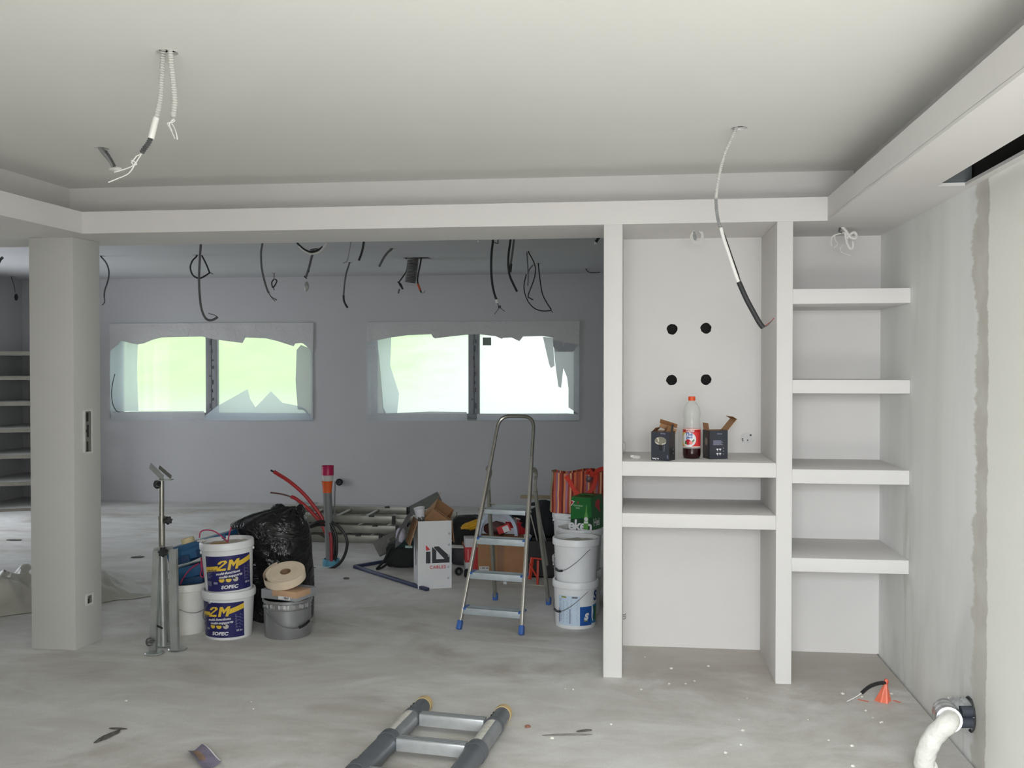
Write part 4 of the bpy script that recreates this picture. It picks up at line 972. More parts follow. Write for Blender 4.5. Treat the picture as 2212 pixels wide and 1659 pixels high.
obj('lettering', flat2d(MB(), shift2d(text2d('Hei', .070, .05, .0015, .95), -.035, .045), gs(.001)), m_wprint, gt, flat=True)
obj('print_star', flat2d(MB(), poly2d([(.0, .13), (-.035, .155), (-.02, .185), (.02, .20), (.05, .18), (.03, .15), (.04, .10)]), gs(.0008)), M('star_red'), gt, flat=True)
for z_ in (.0,): obj('top_handle', MB().bar((xA + .02, 0, gh + .010), (xB - .035, 0, gh + .012), .035, .004, (0, 0, 1)), m_green, gt)
# striped shopping bag
t = NT('striped_fabric'); t.p.inputs['Roughness'].default_value = .85
x_, y_, z_ = t.xyz()
ph = t.math('FRACT', t.math('MULTIPLY', t.math('ADD', x_, t.math('MULTIPLY', t.noise(3, 2), .02)), 4.6))
stripes = [(0, (176, 82, 56)), (.08, (212, 120, 78)), (.14, (122, 40, 38)), (.20, (182, 92, 66)), (.27, (150, 104, 132)), (.33, (224, 168, 120)), (.38, (164, 64, 50)), (.46, (118, 48, 44)), (.53, (214, 132, 88)), (.59, (168, 120, 146)), (.66, (172, 78, 58)), (.73, (226, 180, 136)), (.78, (140, 46, 40)), (.86, (206, 110, 70)), (.93, (160, 72, 60))]
r_ = t.new('ShaderNodeValToRGB'); r_.color_ramp.interpolation = 'CONSTANT'; e_ = r_.color_ramp.elements
while len(e_) < len(stripes): e_.new(.5)
for i, (p_, c_) in enumerate(stripes): e_[i].position = p_; e_[i].color = lin(c_)
t.link(ph, r_.inputs['Fac']); t.link(r_.outputs['Color'], t.p.inputs['Base Color']); t.bump(t.noise(9, 4), .3, .02); m_stripe = t.m
sb = Vector((RD.x + .035, RD.y + .03, .645)); sg = thing('shopping_bag', 'orange and purple striped fabric shopping bag on the hindmost bucket stack', 'bag', sb)
def bagface(u, v):
    x_ = -.20 + .52 * u; z_ = .0 + .285 * v - .012 * math.sin(9 * u)
    return (x_ * (1 - .06 * v) + .008 * noise.noise(Vector((u * 5, v * 3, 1))), -.13 - .02 * math.sin(PI * v) + .018 * noise.noise(Vector((u * 6, v * 4, 4))) + .05 * v, z_)
obj('front_panel', MB().grid(bagface, 30, 14), m_stripe, sg, sharp=80)
obj('rear_panel', MB().grid(lambda u, v: (lambda p: (p[0], -p[1] + .02, p[2]))(bagface(u, v)), 30, 14), m_stripe, sg, sharp=80)
m_olive = M('bag_side_beige', (158, 146, 116), .9, 0, .08)
for u_ in (0, 1): obj('side_panel', MB().grid(lambda a, v: (lambda p: (p[0] + (.02 if u_ else -.02) * math.sin(PI * a), p[1] + (-2 * p[1] + .02) * a, p[2]))(bagface(u_, v)), 8, 14), m_olive, sg, sharp=80)
obj('bottom', MB().box((-.19, -.12, .0), (.31, .13, .008)), m_olive, sg)
m_strap = M('bag_strap_red', (206, 58, 42), .7)
def strap(pts): 
    mb = MB(); pts = smooth_path(pts, 6); n = len(pts); vs = []
    for i, p in enumerate(pts):
        t_ = (pts[min(i + 1, n - 1)] - pts[max(i - 1, 0)]).normalized(); w_ = t_.cross(Vector((0, -1, 0))).normalized() * .015
        vs += [p - w_, p + w_]
    mb.add(vs, [(2 * i, 2 * i + 1, 2 * i + 3, 2 * i + 2) for i in range(n - 1)]); return mb
obj('strap', strap([(-.095, -.125, .26), (-.065, -.158, .225), (-.025, -.178, .16), (.025, -.186, .125), (.075, -.182, .15), (.11, -.168, .205), (.12, -.14, .26), (.115, -.10, .292)]), m_strap, sg)
obj('strap', strap([(.06, -.10, .27), (.075, -.13, .30), (.10, -.12, .27), (.14, -.10, .305), (.19, -.08, .31), (.22, -.075, .275)]), m_strap, sg)
obj('button', MB().lathe([(.020, 0), (.022, .005), (.012, .009), (0, .009)], 16, Matrix.Translation((.070, -.162, .245)) @ Matrix.Rotation(PI / 2, 4, 'X')), M('button_dark', (92, 66, 72), .4), sg)
# things glimpsed behind the row
oy = onz(1300, 1262); ob_ = thing('ochre_crate', 'dark yellow crate half hidden behind the shelving post and the buckets', 'crate', (RC.x + .34, RC.y + .30, 0))
obj('crate', MB().plate(rect(-.16, -.14, .16, .14), [rect(-.15, -.13, .15, .13)], .28, lambda u, v, w: (u, v, w)).box((-.16, -.14, 0), (.16, .14, .01)), M('ochre_plastic', (136, 104, 34), .6, 0, .1), ob_, flat=True)
obj('lid_rim', MB().plate(rect(-.17, -.15, .17, .15), [rect(-.15, -.13, .15, .13)], .02, lambda u, v, w: (u, v, .262 + w)), M('ochre_plastic'), ob_, flat=True)

# ------------------------------------------------------------------ heap behind the step ladder
k0 = onz(1032, 1246); k1 = onz(1132, 1246); KW = (k1 - k0).length
kb = thing('cardboard_box', 'closed brown cardboard box with tape band and white label behind the step ladder', 'box', k0, math.atan2(k1.y - k0.y, k1.x - k0.x))
obj('box', MB().box((0, 0, 0), (KW, .30, .315)), m_card, kb, bev=.003)
obj('tape_band', MB().box((KW * .42, -.001, .001), (KW * .56, .301, .3165)), M('brown_tape', (138, 96, 66), .4), kb, flat=True)
obj('label', MB().box((.012, -.0015, .016), (.090, -.0005, .084)), m_wprint, kb, flat=True)
obj('lettering', flat2d(MB(), text2d('1 000 00', .020, 0, .0005), lambda u, v: (.051 + u, -.002, .070 + v)), M('dark_print'), kb, flat=True)
obj('lettering', flat2d(MB(), text2d('1', .018, 0, .0005), lambda u, v: (.060 + u, -.002, .040 + v)), M('dark_print'), kb, flat=True)
obj('barcode', flat2d(flat2d(MB(), poly2d(rect(.018, .010, .022, .040)), lambda u, v: (u, -.002, v)), poly2d(rect(.026, .010, .030, .040)), lambda u, v: (u, -.002, v)), m_gprint, kb, flat=True)
rw = onz(1001, 1240); rwb = thing('red_white_box', 'red and white product carton standing left of the brown cardboard box', 'box', rw + Vector((0, .10, 0)), .25)
obj('box', MB().box((0, 0, 0), (.115, .16, .27)), M('carton_white', (206, 208, 212), .6), rwb, bev=.002)
obj('red_panel', MB().box((-.0012, -.0012, .075), (.1162, .1612, .20)), m_red, rwb, flat=True)
obj('red_panel', MB().add([(.055, -.0016, .015), (.1164, -.0016, .0), (.1164, -.0016, .075), (.055, -.0016, .075)], [(0, 1, 2, 3)]), m_red, rwb, flat=True)
obj('print_rule', MB().box((.018, -.0018, .095), (.026, -.001, .185)), M('pink_print', (222, 150, 150), .5), rwb, flat=True)
gb = onz(990, 1228); wb_ = thing('low_dark_tub', 'low dark tub with white rim behind the white cable carton', 'tub', gb + Vector((.02, .22, 0)))
obj('tub', rbox((0, 0, .075), (.11, .10, .075), .45, .03, 5, 4), M('dark_tub', (62, 62, 66), .6, 0, .1), wb_, sharp=60)
obj('rim', MB().cbox((0, 0, .155), (.23, .21, .014)), m_bucket2, wb_, bev=.005)
obj('wood_block', MB().cbox((.02, -.04, .180), (.07, .05, .035)), M('wood_block', (128, 96, 66), .8), wb_, bev=.003)
wl_ = thing('caster_wheel', 'small black caster wheel lying on the floor right of the white cable carton', 'wheel', onz(991, 1243) + Vector((0, 0, .0)))
obj('tyre', MB().ring([(.016, -.012), (.030, -.014), (.034, -.008), (.034, .008), (.030, .014), (.016, .012)], 20, Matrix.Translation((0, 0, .034)) @ Matrix.Rotation(PI / 2, 4, 'X') @ Matrix.Rotation(.5, 4, 'Y')), m_black, wl_)
obj('hub', MB().cyl((0, -.016, .034), (0, .016, .034), .0155, 14), M('hub_grey', (86, 88, 90), .4, .4), wl_)
wl2 = dup(wl_, onz(1008, 1247), .9, 'small black caster wheel lying by the left rear rail of the step ladder')
bk_ = thing('dark_bag', 'black cloth bag heaped between the cable carton and the step ladder', 'bag', ony(1004, 1172, k0.y + .62))
zb = bk_.location.z; bk_.location.z = 0
obj('sack', rbox((.02, .0, .27), (.115, .12, .13), .5, .16, 9, 4, .12).move((0, 0, 0)), m_bagk, bk_, sharp=60)
obj('base', rbox((0, .0, .10), (.12, .11, .10), .5, .08, 4, 4), m_bagk, bk_, sharp=60)
m_ycl = M('yellow_cloth', (206, 158, 34), .8, 0, .12, 12)
yb = ony(1048, 1128, k0.y + .36); yc = thing('yellow_rag', 'yellow rag or cable loops lying on the heap behind the step ladder', 'rag', yb)
obj('cloth', blob((-.04, 0, .0), (.16, .07, .035), .25, 1.7, 12, 4).xf(Matrix.Rotation(-.25, 4, 'Y')), m_ycl, yc, sharp=70)
obj('loop', MB().tube(smooth_path([(.10, 0, .02), (.14, -.02, .075), (.20, 0, .10), (.25, .02, .06), (.22, 0, .02), (.16, -.03, .015), (.11, -.02, .01)], 6), .016, 8), m_ycl, yc)
# clear domed tool hood
arc = ony(1077, 1170, k0.y + .16); dm = thing('clear_hood', 'arched translucent plastic tool case hood on top of the brown cardboard box', 'hood', (arc.x, k0.y + .16, .318))
m_hood = M('hood_plastic', (186, 200, 222), .15, 0, .03, spec=.8); m_hood2 = M('hood_inner', (214, 220, 230), .2)
pr2 = [(.165 * math.cos(PI * i / 18), .20 * math.sin(PI * i / 18) ** .9) for i in range(19)]
mb = MB(); n = len(pr2)
inner = [(x_ * .84, z_ * .86) for x_, z_ in pr2]
for (pa_, pb_) in ((pr2, inner),):
    vs = [(x_, -.06, z_) for x_, z_ in pa_] + [(x_, -.06, z_) for x_, z_ in pb_] + [(x_, .06, z_) for x_, z_ in pa_] + [(x_, .06, z_) for x_, z_ in pb_]
    fs = []
    for i in range(n - 1):
        fs += [(i, i + 1, n + i + 1, n + i), (2 * n + i, 3 * n + i, 3 * n + i + 1, 2 * n + i + 1), (i, 2 * n + i, 2 * n + i + 1, i + 1), (n + i, n + i + 1, 3 * n + i + 1, 3 * n + i)]
    mb.add(vs, fs)
obj('arch', mb, m_hood, dm, sharp=40)
obj('back_shell', MB().prism([(x_ * .86, z_ * .88) for x_, z_ in pr2], .03, .05, lambda u, v, w: (u, w, v)), m_hood2, dm)
obj('tool_parts', blob((-.02, -.01, .05), (.09, .03, .05), .3, 2.2, 21, 3), M('dark_red_parts', (74, 40, 40), .5), dm)
obj('label', MB().bar((-.0, -.052, .035), (.10, -.052, .075), .004, .06, (0, 0, 1)), m_red, dm)
obj('label', MB().bar((.045, -.056, .045), (.09, -.056, .065), .004, .05, (0, 0, 1)), m_wprint, dm)
# crates, jackets, clamp
bcx = onz(1140, 1248); cr = thing('black_crate', 'black plastic crate behind the step ladder, right of the brown box', 'crate', bcx + Vector((0, .02, 0)))
obj('crate', MB().plate(rect(0, 0, .34, .28), [rect(.008, .008, .332, .272)], .29, lambda u, v, w: (u, v, w)).box((0, 0, 0), (.34, .28, .008)), M('crate_black', (22, 22, 24), .5), cr, flat=True)
obj('rim', MB().plate(rect(-.012, -.012, .352, .292), [rect(.008, .008, .332, .272)], .018, lambda u, v, w: (u, v, .274 + w)), M('crate_black'), cr, flat=True)
obj('tool_rod', MB().cyl((.09, .05, .20), (.02, .02, .50), .006, 8), m_alu, cr)
obj('tool_rod', MB().cyl((.16, .06, .20), (.10, .03, .44), .005, 8), m_galv, cr)
rd = ony(1127, 1164, k0.y + .24); rc2 = thing('red_tub', 'small red plastic tub on the heap behind the step ladder', 'tub', (rd.x - .03, rd.y + .02, .318))
obj('tub', MB().add([(-.075, -.06, 0), (.075, -.06, 0), (.075, .06, 0), (-.075, .06, 0), (-.10, -.08, .10), (.10, -.08, .10), (.10, .08, .10), (-.10, .08, .10), (-.09, -.07, .10), (.09, -.07, .10), (.09, .07, .10), (-.09, .07, .10), (-.07, -.05, .01), (.07, -.05, .01), (.07, .05, .01), (-.07, .05, .01)],
    [(0, 3, 2, 1), (0, 1, 5, 4), (1, 2, 6, 5), (2, 3, 7, 6), (3, 0, 4, 7), (4, 5, 9, 8), (5, 6, 10, 9), (6, 7, 11, 10), (7, 4, 8, 11), (8, 9, 13, 12), (9, 10, 14, 13), (10, 11, 15, 14), (11, 8, 12, 15), (12, 13, 14, 15)]), M('red_plastic', (170, 30, 40), .4), rc2, flat=True)
jk = thing('work_jacket', 'dark work jacket heaped over the black crate behind the step ladder', 'jacket', (bcx.x + .15, bcx.y + .20, .305))
m_jack = M('jacket_cloth', (30, 33, 38), .85, 0, .2, 12, .2, 60)
obj('body', blob((0, .02, .13), (.22, .15, .15), .22, 1.6, 31, 4, .0), m_jack, jk, sharp=70)
obj('sleeve', MB().tube(smooth_path([(-.10, -.05, .20), (-.18, -.08, .19), (-.24, -.04, .20), (-.28, .0, .20)], 6), [.05 + .0 * i for i in range(19)], 10), m_jack, jk, sharp=70)
cn = ony(1183, 1075, RD.y + .30)
obj('raised_collar', MB().lathe([(.075, 0), (.06, .12), (.03, .24), (.0, .30)], 14, Matrix.Translation((.17, .12, .20)) @ Matrix.Rotation(.15, 4, 'Y')), m_jack, jk, sharp=70)
wd = ony(1163, 1087, k0.y + .62); ws_ = obj('wood_batten', MB().box((-.12, -.02, -.012), (.16, .02, .012)), M('pale_batten', (150, 138, 112), .8, 0, .1), None, bev=.002); ws_.location = (wd.x, bcx.y + .30, .61); 
tag(ws_, 'short pale wooden batten lying across the jacket heap', 'batten')
oc_ = onz(1148, 1263); clp = thing('orange_bracket', 'small orange-red metal bracket standing on the floor before the black crate', 'bracket', oc_ + Vector((.0, .02, 0)))
m_orb = M('orange_red_paint', (206, 66, 44), .45)
obj('upright', MB().bar((-.02, .03, .03), (.0, .05, .20), .016, .026), m_orb, clp, bev=.002)
obj('upright', MB().bar((.05, -.04, .0), (.052, -.02, .19), .016, .026), m_orb, clp, bev=.002)
obj('crossbar', MB().bar((-.01, .05, .195), (.09, .03, .19), .016, .012), m_orb, clp, bev=.002)
obj('brace', MB().bar((-.02, .03, .15), (.052, -.03, .05), .012, .010), m_orb, clp, bev=.002)
# ------------------------------------------------------------------ cables and conduits hanging from the ceilings
def resample(pts, step):
    out = [pts[0]]; acc = 0.0
    for a, b in zip(pts, pts[1:]):
        L = (b - a).length; d = step - acc
        while d <= L: out.append(a + (b - a) * (d / L)); d += step
        acc = (acc + L) % step
    return out
def corrugated(pts, r, pitch=.0085, n=10):
    q_ = resample(smooth_path(pts, 8), pitch / 2)
    return MB().tube(q_, [r if i % 2 else r * .70 for i in range(len(q_))], n)
m_cond = M('white_conduit', (206, 206, 202), .55); m_cond_grey = M('grey_conduit', (150, 152, 152), .5); m_metal_end = M('conduit_dark', (84, 86, 86), .5)
def cable_thing(name, label, Y, first, loc=None, group=None, hole=None):
    p = ony(first[0], first[1], Y); return thing(name, label, 'cable', p, 0, group), p
def part_tube(o, p, name, px, Y, r, mat, n=8, top=None, dys=None):
    pts = [ony(a, b, Y + (dys[i] if dys else 0)) - p for i, (a, b) in enumerate(px)]
    if top is not None: pts = [Vector((pts[0].x, pts[0].y, top - p.z))] + pts
    return obj(name, MB().tube(smooth_path(pts, 5), r, n), mat, o)
# living room, left lamp hole: two conduits
Y1 = H1.y
o, p = cable_thing('ceiling_conduit', 'long white corrugated conduit curving left from the left lamp hole, bare wires at its end', Y1, (352, 112))
obj('conduit', corrugated([ony(a, b, Y1) - p for a, b in ((353, 100), (352, 118), (350, 160), (347, 205), (341, 240), (337, 256))], .0105), m_cond, o)
obj('tape_wrap', MB().tube(smooth_path([ony(a, b, Y1) - p for a, b in ((337.5, 254), (331, 280), (326, 299))], 4), .0110, 12), M('white_tape', (232, 232, 228), .5), o)
obj('conduit', corrugated([ony(a, b, Y1) - p for a, b in ((328, 294), (320, 310), (312, 321), (305, 332))], .0098), m_metal_end, o)
for px in ([(305, 332), (298, 336), (294, 338), (288, 346), (283, 347)], [(306, 332), (293, 352), (288, 358), (268, 366), (247, 372)], [(292, 352), (287, 363), (276, 376), (256, 385), (234, 394)], [(289, 356), (284, 351), (290, 349), (295, 355), (286, 358)]):
    part_tube(o, p, 'bare_wire', px, Y1, .0022, m_cable_white, 6)
o, p = cable_thing('ceiling_conduit', 'shorter white corrugated conduit hanging straight from the left lamp hole, frayed white wires', Y1 - .02, (368, 112))
obj('conduit', corrugated([ony(a, b, Y1 - .02) - p for a, b in ((367, 100), (368, 118), (372, 160), (376, 195), (377, 225), (373, 256))], .0105), m_cond, o)
for px in ([(374, 256), (377, 262), (366, 265), (362, 267), (369, 280), (378, 300)], [(372, 258), (370, 265), (376, 275), (381, 288), (383, 302)], [(376, 258), (366, 268), (372, 284)]):
    part_tube(o, p, 'bare_wire', px, Y1 - .02, .0020, m_cable_white, 6)
Y2 = H2.y
o, p = cable_thing('ceiling_conduit', 'short grey conduit stub hanging askew from the far left lamp hole, taped tip', Y2, (214, 318))
obj('conduit', MB().tube(smooth_path([ony(a, b, Y2) - p for a, b in ((215, 310), (218, 321), (226, 332), (238, 346), (246, 360))], 5), .0115, 10), m_cond_grey, o)
obj('conduit_shade_side', corrugated([ony(a, b, Y2 - .006) - p for a, b in ((228, 326), (240, 344), (248, 361))], .007), m_metal_end, o)
obj('tape_end', blob(ony(250, 365, Y2) - p, (.03, .014, .010), .3, 3, 4, 3), M('white_tape'), o)
Y3 = H3.y
o, p = cable_thing('ceiling_conduit', 'long conduit curving down from the right lamp hole in front of the niche, dark end', Y3, (1590, 278))
pa = [(1591, 268), (1587, 284), (1578, 304), (1566, 332), (1556, 368), (1549, 405), (1546.5, 430)]
obj('conduit', corrugated([ony(a, b, Y3) - p for a, b in pa], .0085), m_cond, o)
obj('conduit', corrugated([ony(a, b, Y3) - p for a, b in ((1546.5, 428), (1548, 455), (1552, 478), (1557, 494))], .0085), M('grey_conduit'), o)
part_tube(o, p, 'sleeve', [(1557, 492), (1563, 515), (1573, 545), (1583, 575), (1596, 612)], Y3, .0082, M('white_tape'), 10)
part_tube(o, p, 'sleeve_shadow_cable', [(1556, 490), (1567, 518), (1580, 556), (1592, 590), (1598, 612)], Y3 + .006, .0068, m_cable, 8)
part_tube(o, p, 'black_sleeve', [(1596, 609), (1612, 645), (1628, 675), (1641, 698), (1649, 708)], Y3, .0118, M('charcoal_sleeve', (44, 45, 46), .6), 12)
part_tube(o, p, 'bare_wire', [(1649, 708), (1658, 700), (1666, 694), (1672, 687)], Y3, .0024, M('copper_red_wire', (150, 76, 66), .5), 6)
part_tube(o, p, 'bare_wire', [(1647, 709), (1658, 703), (1668, 692)], Y3 - .01, .0020, m_cable_grey, 6)
# dining room ceiling
YD = 7.7
def dcable(label, paths, Y=None, hole=None, top=True, name='ceiling_cable'):
    if hole is not None: Y = onz(hole[0], hole[1], ZK).y
    fx = paths[0][0][0]
    o, p = cable_thing(name, label, Y, fx)
    first = True
    for pth in paths:
        px, r, mat = pth[:3]; nm = pth[3] if len(pth) > 3 else 'cable'
        part_tube(o, p, nm, px, Y, r, mat, 8, top=(ZK + (.03 if hole is not None else -.001)) if (first and top) else None); first = False
    return o, p, Y
dcable('thick dark cable with hooked end hanging above the left far window', [([(434, 522), (431, 570), (430, 610), (432, 645), (436, 670), (443, 686), (452, 692), (462, 690), (470, 685)], .0095, m_cable_grey), ([(470, 686), (464, 681), (450, 677)], .003, m_cable_grey, 'bare_wire')], YD)
dcable('dark cable looped into a ring at the ceiling left of the thick hooked cable', [([(425, 553), (416, 563), (411, 577), (415, 592), (423, 599), (432, 601), (443, 596), (453, 589)], .0085, m_cable), ([(436, 552), (446, 572), (453, 590)], .0085, m_cable), ([(452, 588), (460, 592)], .004, m_cable_grey, 'bare_wire')], hole=(424, 551))
dcable('grey cable hanging between the windows side, second right of the ring cable, split tip', [([(567, 524), (564, 545), (565, 575), (570, 602), (577, 625), (581, 633)], .0085, m_cable_grey), ([(581, 633), (586, 641), (598, 648)], .0042, m_cable_grey, 'bare_wire'), ([(584, 640), (594, 651)], .003, m_cable_grey, 'bare_wire')], YD + .2)
dcable('small knotted cable stub hanging at the far ceiling edge above the left window', [([(592, 592), (592, 603)], .006, m_cable_grey), ([(592, 603), (587, 610), (589, 621), (594, 616), (598, 607), (594, 603)], .008, m_cable), ([(590, 618), (592, 627)], .006, m_cable_grey, 'bare_wire')], hole=(592, 590))
dcable('black and white cable hanging in a wide open loop below the beam', [([(641, 522), (650, 533), (661, 541), (673, 544), (686, 541), (697, 533)], .0085, m_cable), ([(645, 531), (656, 541), (671, 548), (688, 545), (700, 533), (706, 522)], .0085, m_cable_white), ([(670, 540), (680, 538), (688, 538)], .006, m_cable_grey, 'tie')], YD + .35)
o, p, Yx = dcable('grey flexible conduit with dangling white plastic end, under the loop cable', [([(676, 546), (672, 560), (667, 580), (661, 598)], .012, m_cable_grey), ([(668, 586), (664, 585)], .010, m_cable, 'tape'), ([(663, 598), (657, 597), (663, 602)], .005, m_cable, 'bare_wire')], hole=(677, 541))
obj('plastic_end', blob(ony(662, 619, Yx) - p, (.022, .016, .045), .2, 2, 3, 3), M('clear_bag', (168, 168, 164), .3), o)
dcable('short thick black cable hanging from behind the beam, right of the loop', [([(786, 520), (784, 535), (780, 550), (775, 563)], .0095, m_cable)], YD + .3)
dcable('dark cable with thicker black curved tip hanging above the gap between the windows', [([(755, 568), (748, 590), (744, 615), (742, 640)], .0095, m_cable_grey), ([(742, 638), (743, 650), (747, 659), (751, 665)], .0115, m_cable, 'black_tip')], hole=(756, 567))
dcable('faint pale cable hanging from behind the beam left of the short black cable', [([(758, 521), (755, 540), (750, 563), (741, 568)], .004, M('pale_cable', (140, 142, 142), .6))], YD + .2)
dcable('short grey cable stub slanting left from its hole, left of the big flexible duct', [([(846, 538), (838, 545), (829, 557), (819, 576)], .011, M('mid_grey_cable', (92, 94, 96), .6))], hole=(849, 537))
Yd = dA.y + .07
o, p = cable_thing('flexible_duct', 'short translucent grey flexible air duct hanging from a square ceiling hole', Yd, (893, 556)); o['category'] = 'duct'
obj('duct', corrugated([ony(a, b, Yd) - p for a, b in ((896, 540), (893, 560), (890, 585), (886, 612))], .066, .016, 24), M('grey_duct_plastic', (148, 148, 146), .3, 0, .08), o)
o, p = cable_thing('ceiling_cable', 'black cable with orange sleeve hanging along the right side of the flexible duct', Yd - .03, (911, 556))
part_tube(o, p, 'cable', [(911, 552), (907, 575), (902, 600), (903, 614), (910, 632)], Yd - .05, .0085, m_cable)
part_tube(o, p, 'orange_sleeve', [(902.5, 613), (905, 620), (908, 627)], Yd - .05, .0125, M('orange_sleeve', (190, 84, 54), .5), 10)
part_tube(o, p, 'bare_wire', [(910, 632), (914, 633), (919, 628)], Yd - .05, .003, m_cable_grey, 6)
o, p = cable_thing('ceiling_cable', 'small black knotted cable behind the left side of the flexible duct', Yd + .05, (868, 601))
part_tube(o, p, 'cable', [(882, 560), (878, 585), (868, 601), (862, 611), (868, 622), (870, 624), (866, 614), (859, 609)], Yd + .09, .0075, m_cable)
part_tube(o, p, 'grey_tail', [(863, 624), (860, 634)], Yd + .09, .008, m_cable_grey)
o, p, _ = dcable('long dark cable ending in a small black connector with two wires, left of three', [([(1065, 518), (1062, 545), (1061, 580), (1063, 610), (1068, 635), (1073, 648)], .0095, m_cable), ([(1072, 647), (1074, 655)], .012, m_cable_white, 'white_tip'), ([(1074, 654), (1079, 664)], .003, m_cable_grey, 'bare_wire'), ([(1079, 664), (1068, 679)], .003, m_cable_grey, 'bare_wire'), ([(1079, 664), (1091, 673)], .003, m_cable_grey, 'bare_wire')], YD + .2)
obj('connector', MB().cbox(ony(1079, 663, YD + .2) - p, (.022, .02, .022), None), m_black, o)
dcable('black cable hanging in a long bend right of the connector cable', [([(1103, 516), (1099, 545), (1098, 572), (1101, 595), (1108, 612), (1117, 630)], .0090, m_cable)], YD + .15)
dcable('grey cable with black tip hanging just behind the long bent black cable', [([(1110, 517), (1107, 545), (1103, 572)], .009, m_cable_grey), ([(1104, 570), (1102, 588)], .0115, m_cable, 'black_tip')], YD + .5)
dcable('pair of thin dark cables hanging from a small hole near the back wall, right side', [([(1142, 545), (1149, 558), (1155, 572), (1157, 585), (1153, 605), (1141, 638), (1145, 644), (1152, 648)], .0055, m_cable), ([(1138, 545), (1140, 575), (1141, 600), (1140, 617)], .0055, m_cable_grey), ([(1152, 572), (1145, 580), (1141, 588)], .0055, m_cable_grey)], hole=(1143, 543))
dcable('thin dark cable drooping in a long narrow loop near the back wall, right side', [([(1163, 571), (1166, 600), (1171, 632), (1180, 652), (1191, 669)], .0065, m_cable), ([(1191, 670), (1175, 672), (1156, 667), (1142, 653), (1134, 635), (1132, 615), (1137, 592)], .0060, m_cable), ([(1189, 669), (1194, 675)], .004, m_cable, 'bare_wire')], hole=(1164, 569))
dcable('short black cable stub with white tip beside the shelving post', [([(1295, 508), (1291, 517), (1287, 523)], .0115, m_cable), ([(1287, 522), (1285, 528)], .010, m_cable_white, 'white_tip')], YD)
dcable('thin cable end lying sideways at the far ceiling edge near the shelving post', [([(1266, 582), (1273, 588), (1283, 589), (1296, 588)], .006, m_cable_grey)], hole=(1268, 581))
dcable('dark cable curving out and back beside the pillar', [([(218, 554), (228, 566), (234, 580), (235, 595), (231, 613), (226, 628), (225, 642)], .0085, m_cable_grey), ([(225, 641), (226, 652), (221, 659)], .006, M('mid_grey_cable'), 'tip')], hole=(221, 553))
o, p, Yx = dcable('thin cable with small dark plug hanging left of the pillar', [([(25, 600), (30, 615), (33, 632)], .005, m_cable_grey)], hole=(30, 597))
obj('plug', blob(ony(35, 642, Yx) - p, (.02, .02, .04), .15, 2, 3, 3), m_cable, o)
dcable('short thick dark stub at the left edge hanging from the rear ceiling', [([(-6, 575), (0, 562), (6, 556)], .012, m_cable_grey)], YD, top=False)
dcable('tiny cable end peeping below the beam, left of the connector cable', [([(1034, 512), (1034, 519)], .011, m_cable_grey), ([(1034, 519), (1032, 523)], .006, m_cable_white, 'white_tip')], YD + .2)
dcable('small tangled wire ends peeping below the beam beside the connector cable', [([(1076, 514), (1075, 526), (1069, 524), (1062, 520)], .005, m_cable_grey), ([(1068, 521), (1073, 528), (1077, 528)], .004, m_cable_white, 'bare_wire')], YD + .45)
# niche ceiling coils
def coil(label, paths, Y):
    o, p = cable_thing('niche_cable', label, Y, paths[0][0][0])
    for px, r, mat in paths: part_tube(o, p, 'cable', px, Y, r, mat, 8)
    return o, p
YN1 = YN - .30
coil('small white cable coil hanging from the ceiling of the tall middle niche', [([(1500, 497), (1494, 505), (1492, 514), (1497, 523), (1505, 527), (1515, 522), (1519, 511), (1516, 500)], .0038, m_cable_white), ([(1498, 499), (1495, 512), (1502, 523), (1512, 521), (1516, 508), (1511, 499)], .0038, m_cable_white), ([(1498, 500), (1503, 512), (1501, 518), (1499, 506)], .0055, m_cond_grey)], onz(1503, 498, ZS).y)
coil('thick knotted white conduit with frayed wires under the ceiling of the right niche', [([(1818, 489), (1828, 500), (1836, 512), (1847, 515), (1850, 508), (1845, 502), (1836, 507), (1829, 516)], .0082, m_cable_white), ([(1826, 503), (1828, 520), (1833, 534), (1839, 538), (1843, 532), (1842, 521)], .0080, m_cable_white), ([(1826, 502), (1812, 505), (1803, 508), (1797, 513), (1795, 524), (1797, 532)], .0040, m_cable_white), ([(1803, 508), (1804, 518), (1809, 527), (1802, 535)], .0030, m_cable_white), ([(1822, 528), (1815, 537), (1820, 546), (1832, 550), (1838, 553)], .0024, m_cable_white), ([(1815, 492), (1813, 500), (1819, 503)], .0055, M('conduit_dark'))], onz(1828, 491, ZS).y)
# ------------------------------------------------------------------ things on the niche shelf
SH = 1.1739
# bottle
bp = onz(1494, 990, SH); bo = thing('syrup_bottle', 'tall clear plastic drink bottle with orange cap and red fruit label on the niche shelf', 'bottle', bp)
t = NT('bottle_clear'); t.p.inputs['Base Color'].default_value = (.82, .84, .82, 1); t.p.inputs['Roughness'].default_value = .12
tp2 = t.new('ShaderNodeBsdfTransparent'); tp2.inputs['Color'].default_value = (.93, .94, .93, 1)
mx = t.new('ShaderNodeMixShader'); mx.inputs[0].default_value = .72; t.link(t.p.outputs[0], mx.inputs[1]); t.link(tp2.outputs[0], mx.inputs[2]); t.link(mx.outputs[0], t.out.inputs[0]); m_bot = t.m
br_ = .0495
prof = [(br_, .0585), (br_, .062), (.0488, .066), (.0488, .166), (br_, .170), (.0475, .182), (.046, .195), (.0450, .206), (.0445, .212), (.0452, .222), (.047, .231), (.0482, .236), (.0476, .240), (.0486, .245), (.0482, .258), (.0455, .272), (.040, .288), (.031, .304), (.022, .314), (.0165, .319), (.0155, .322), (.0155, .338), (0, .338)]
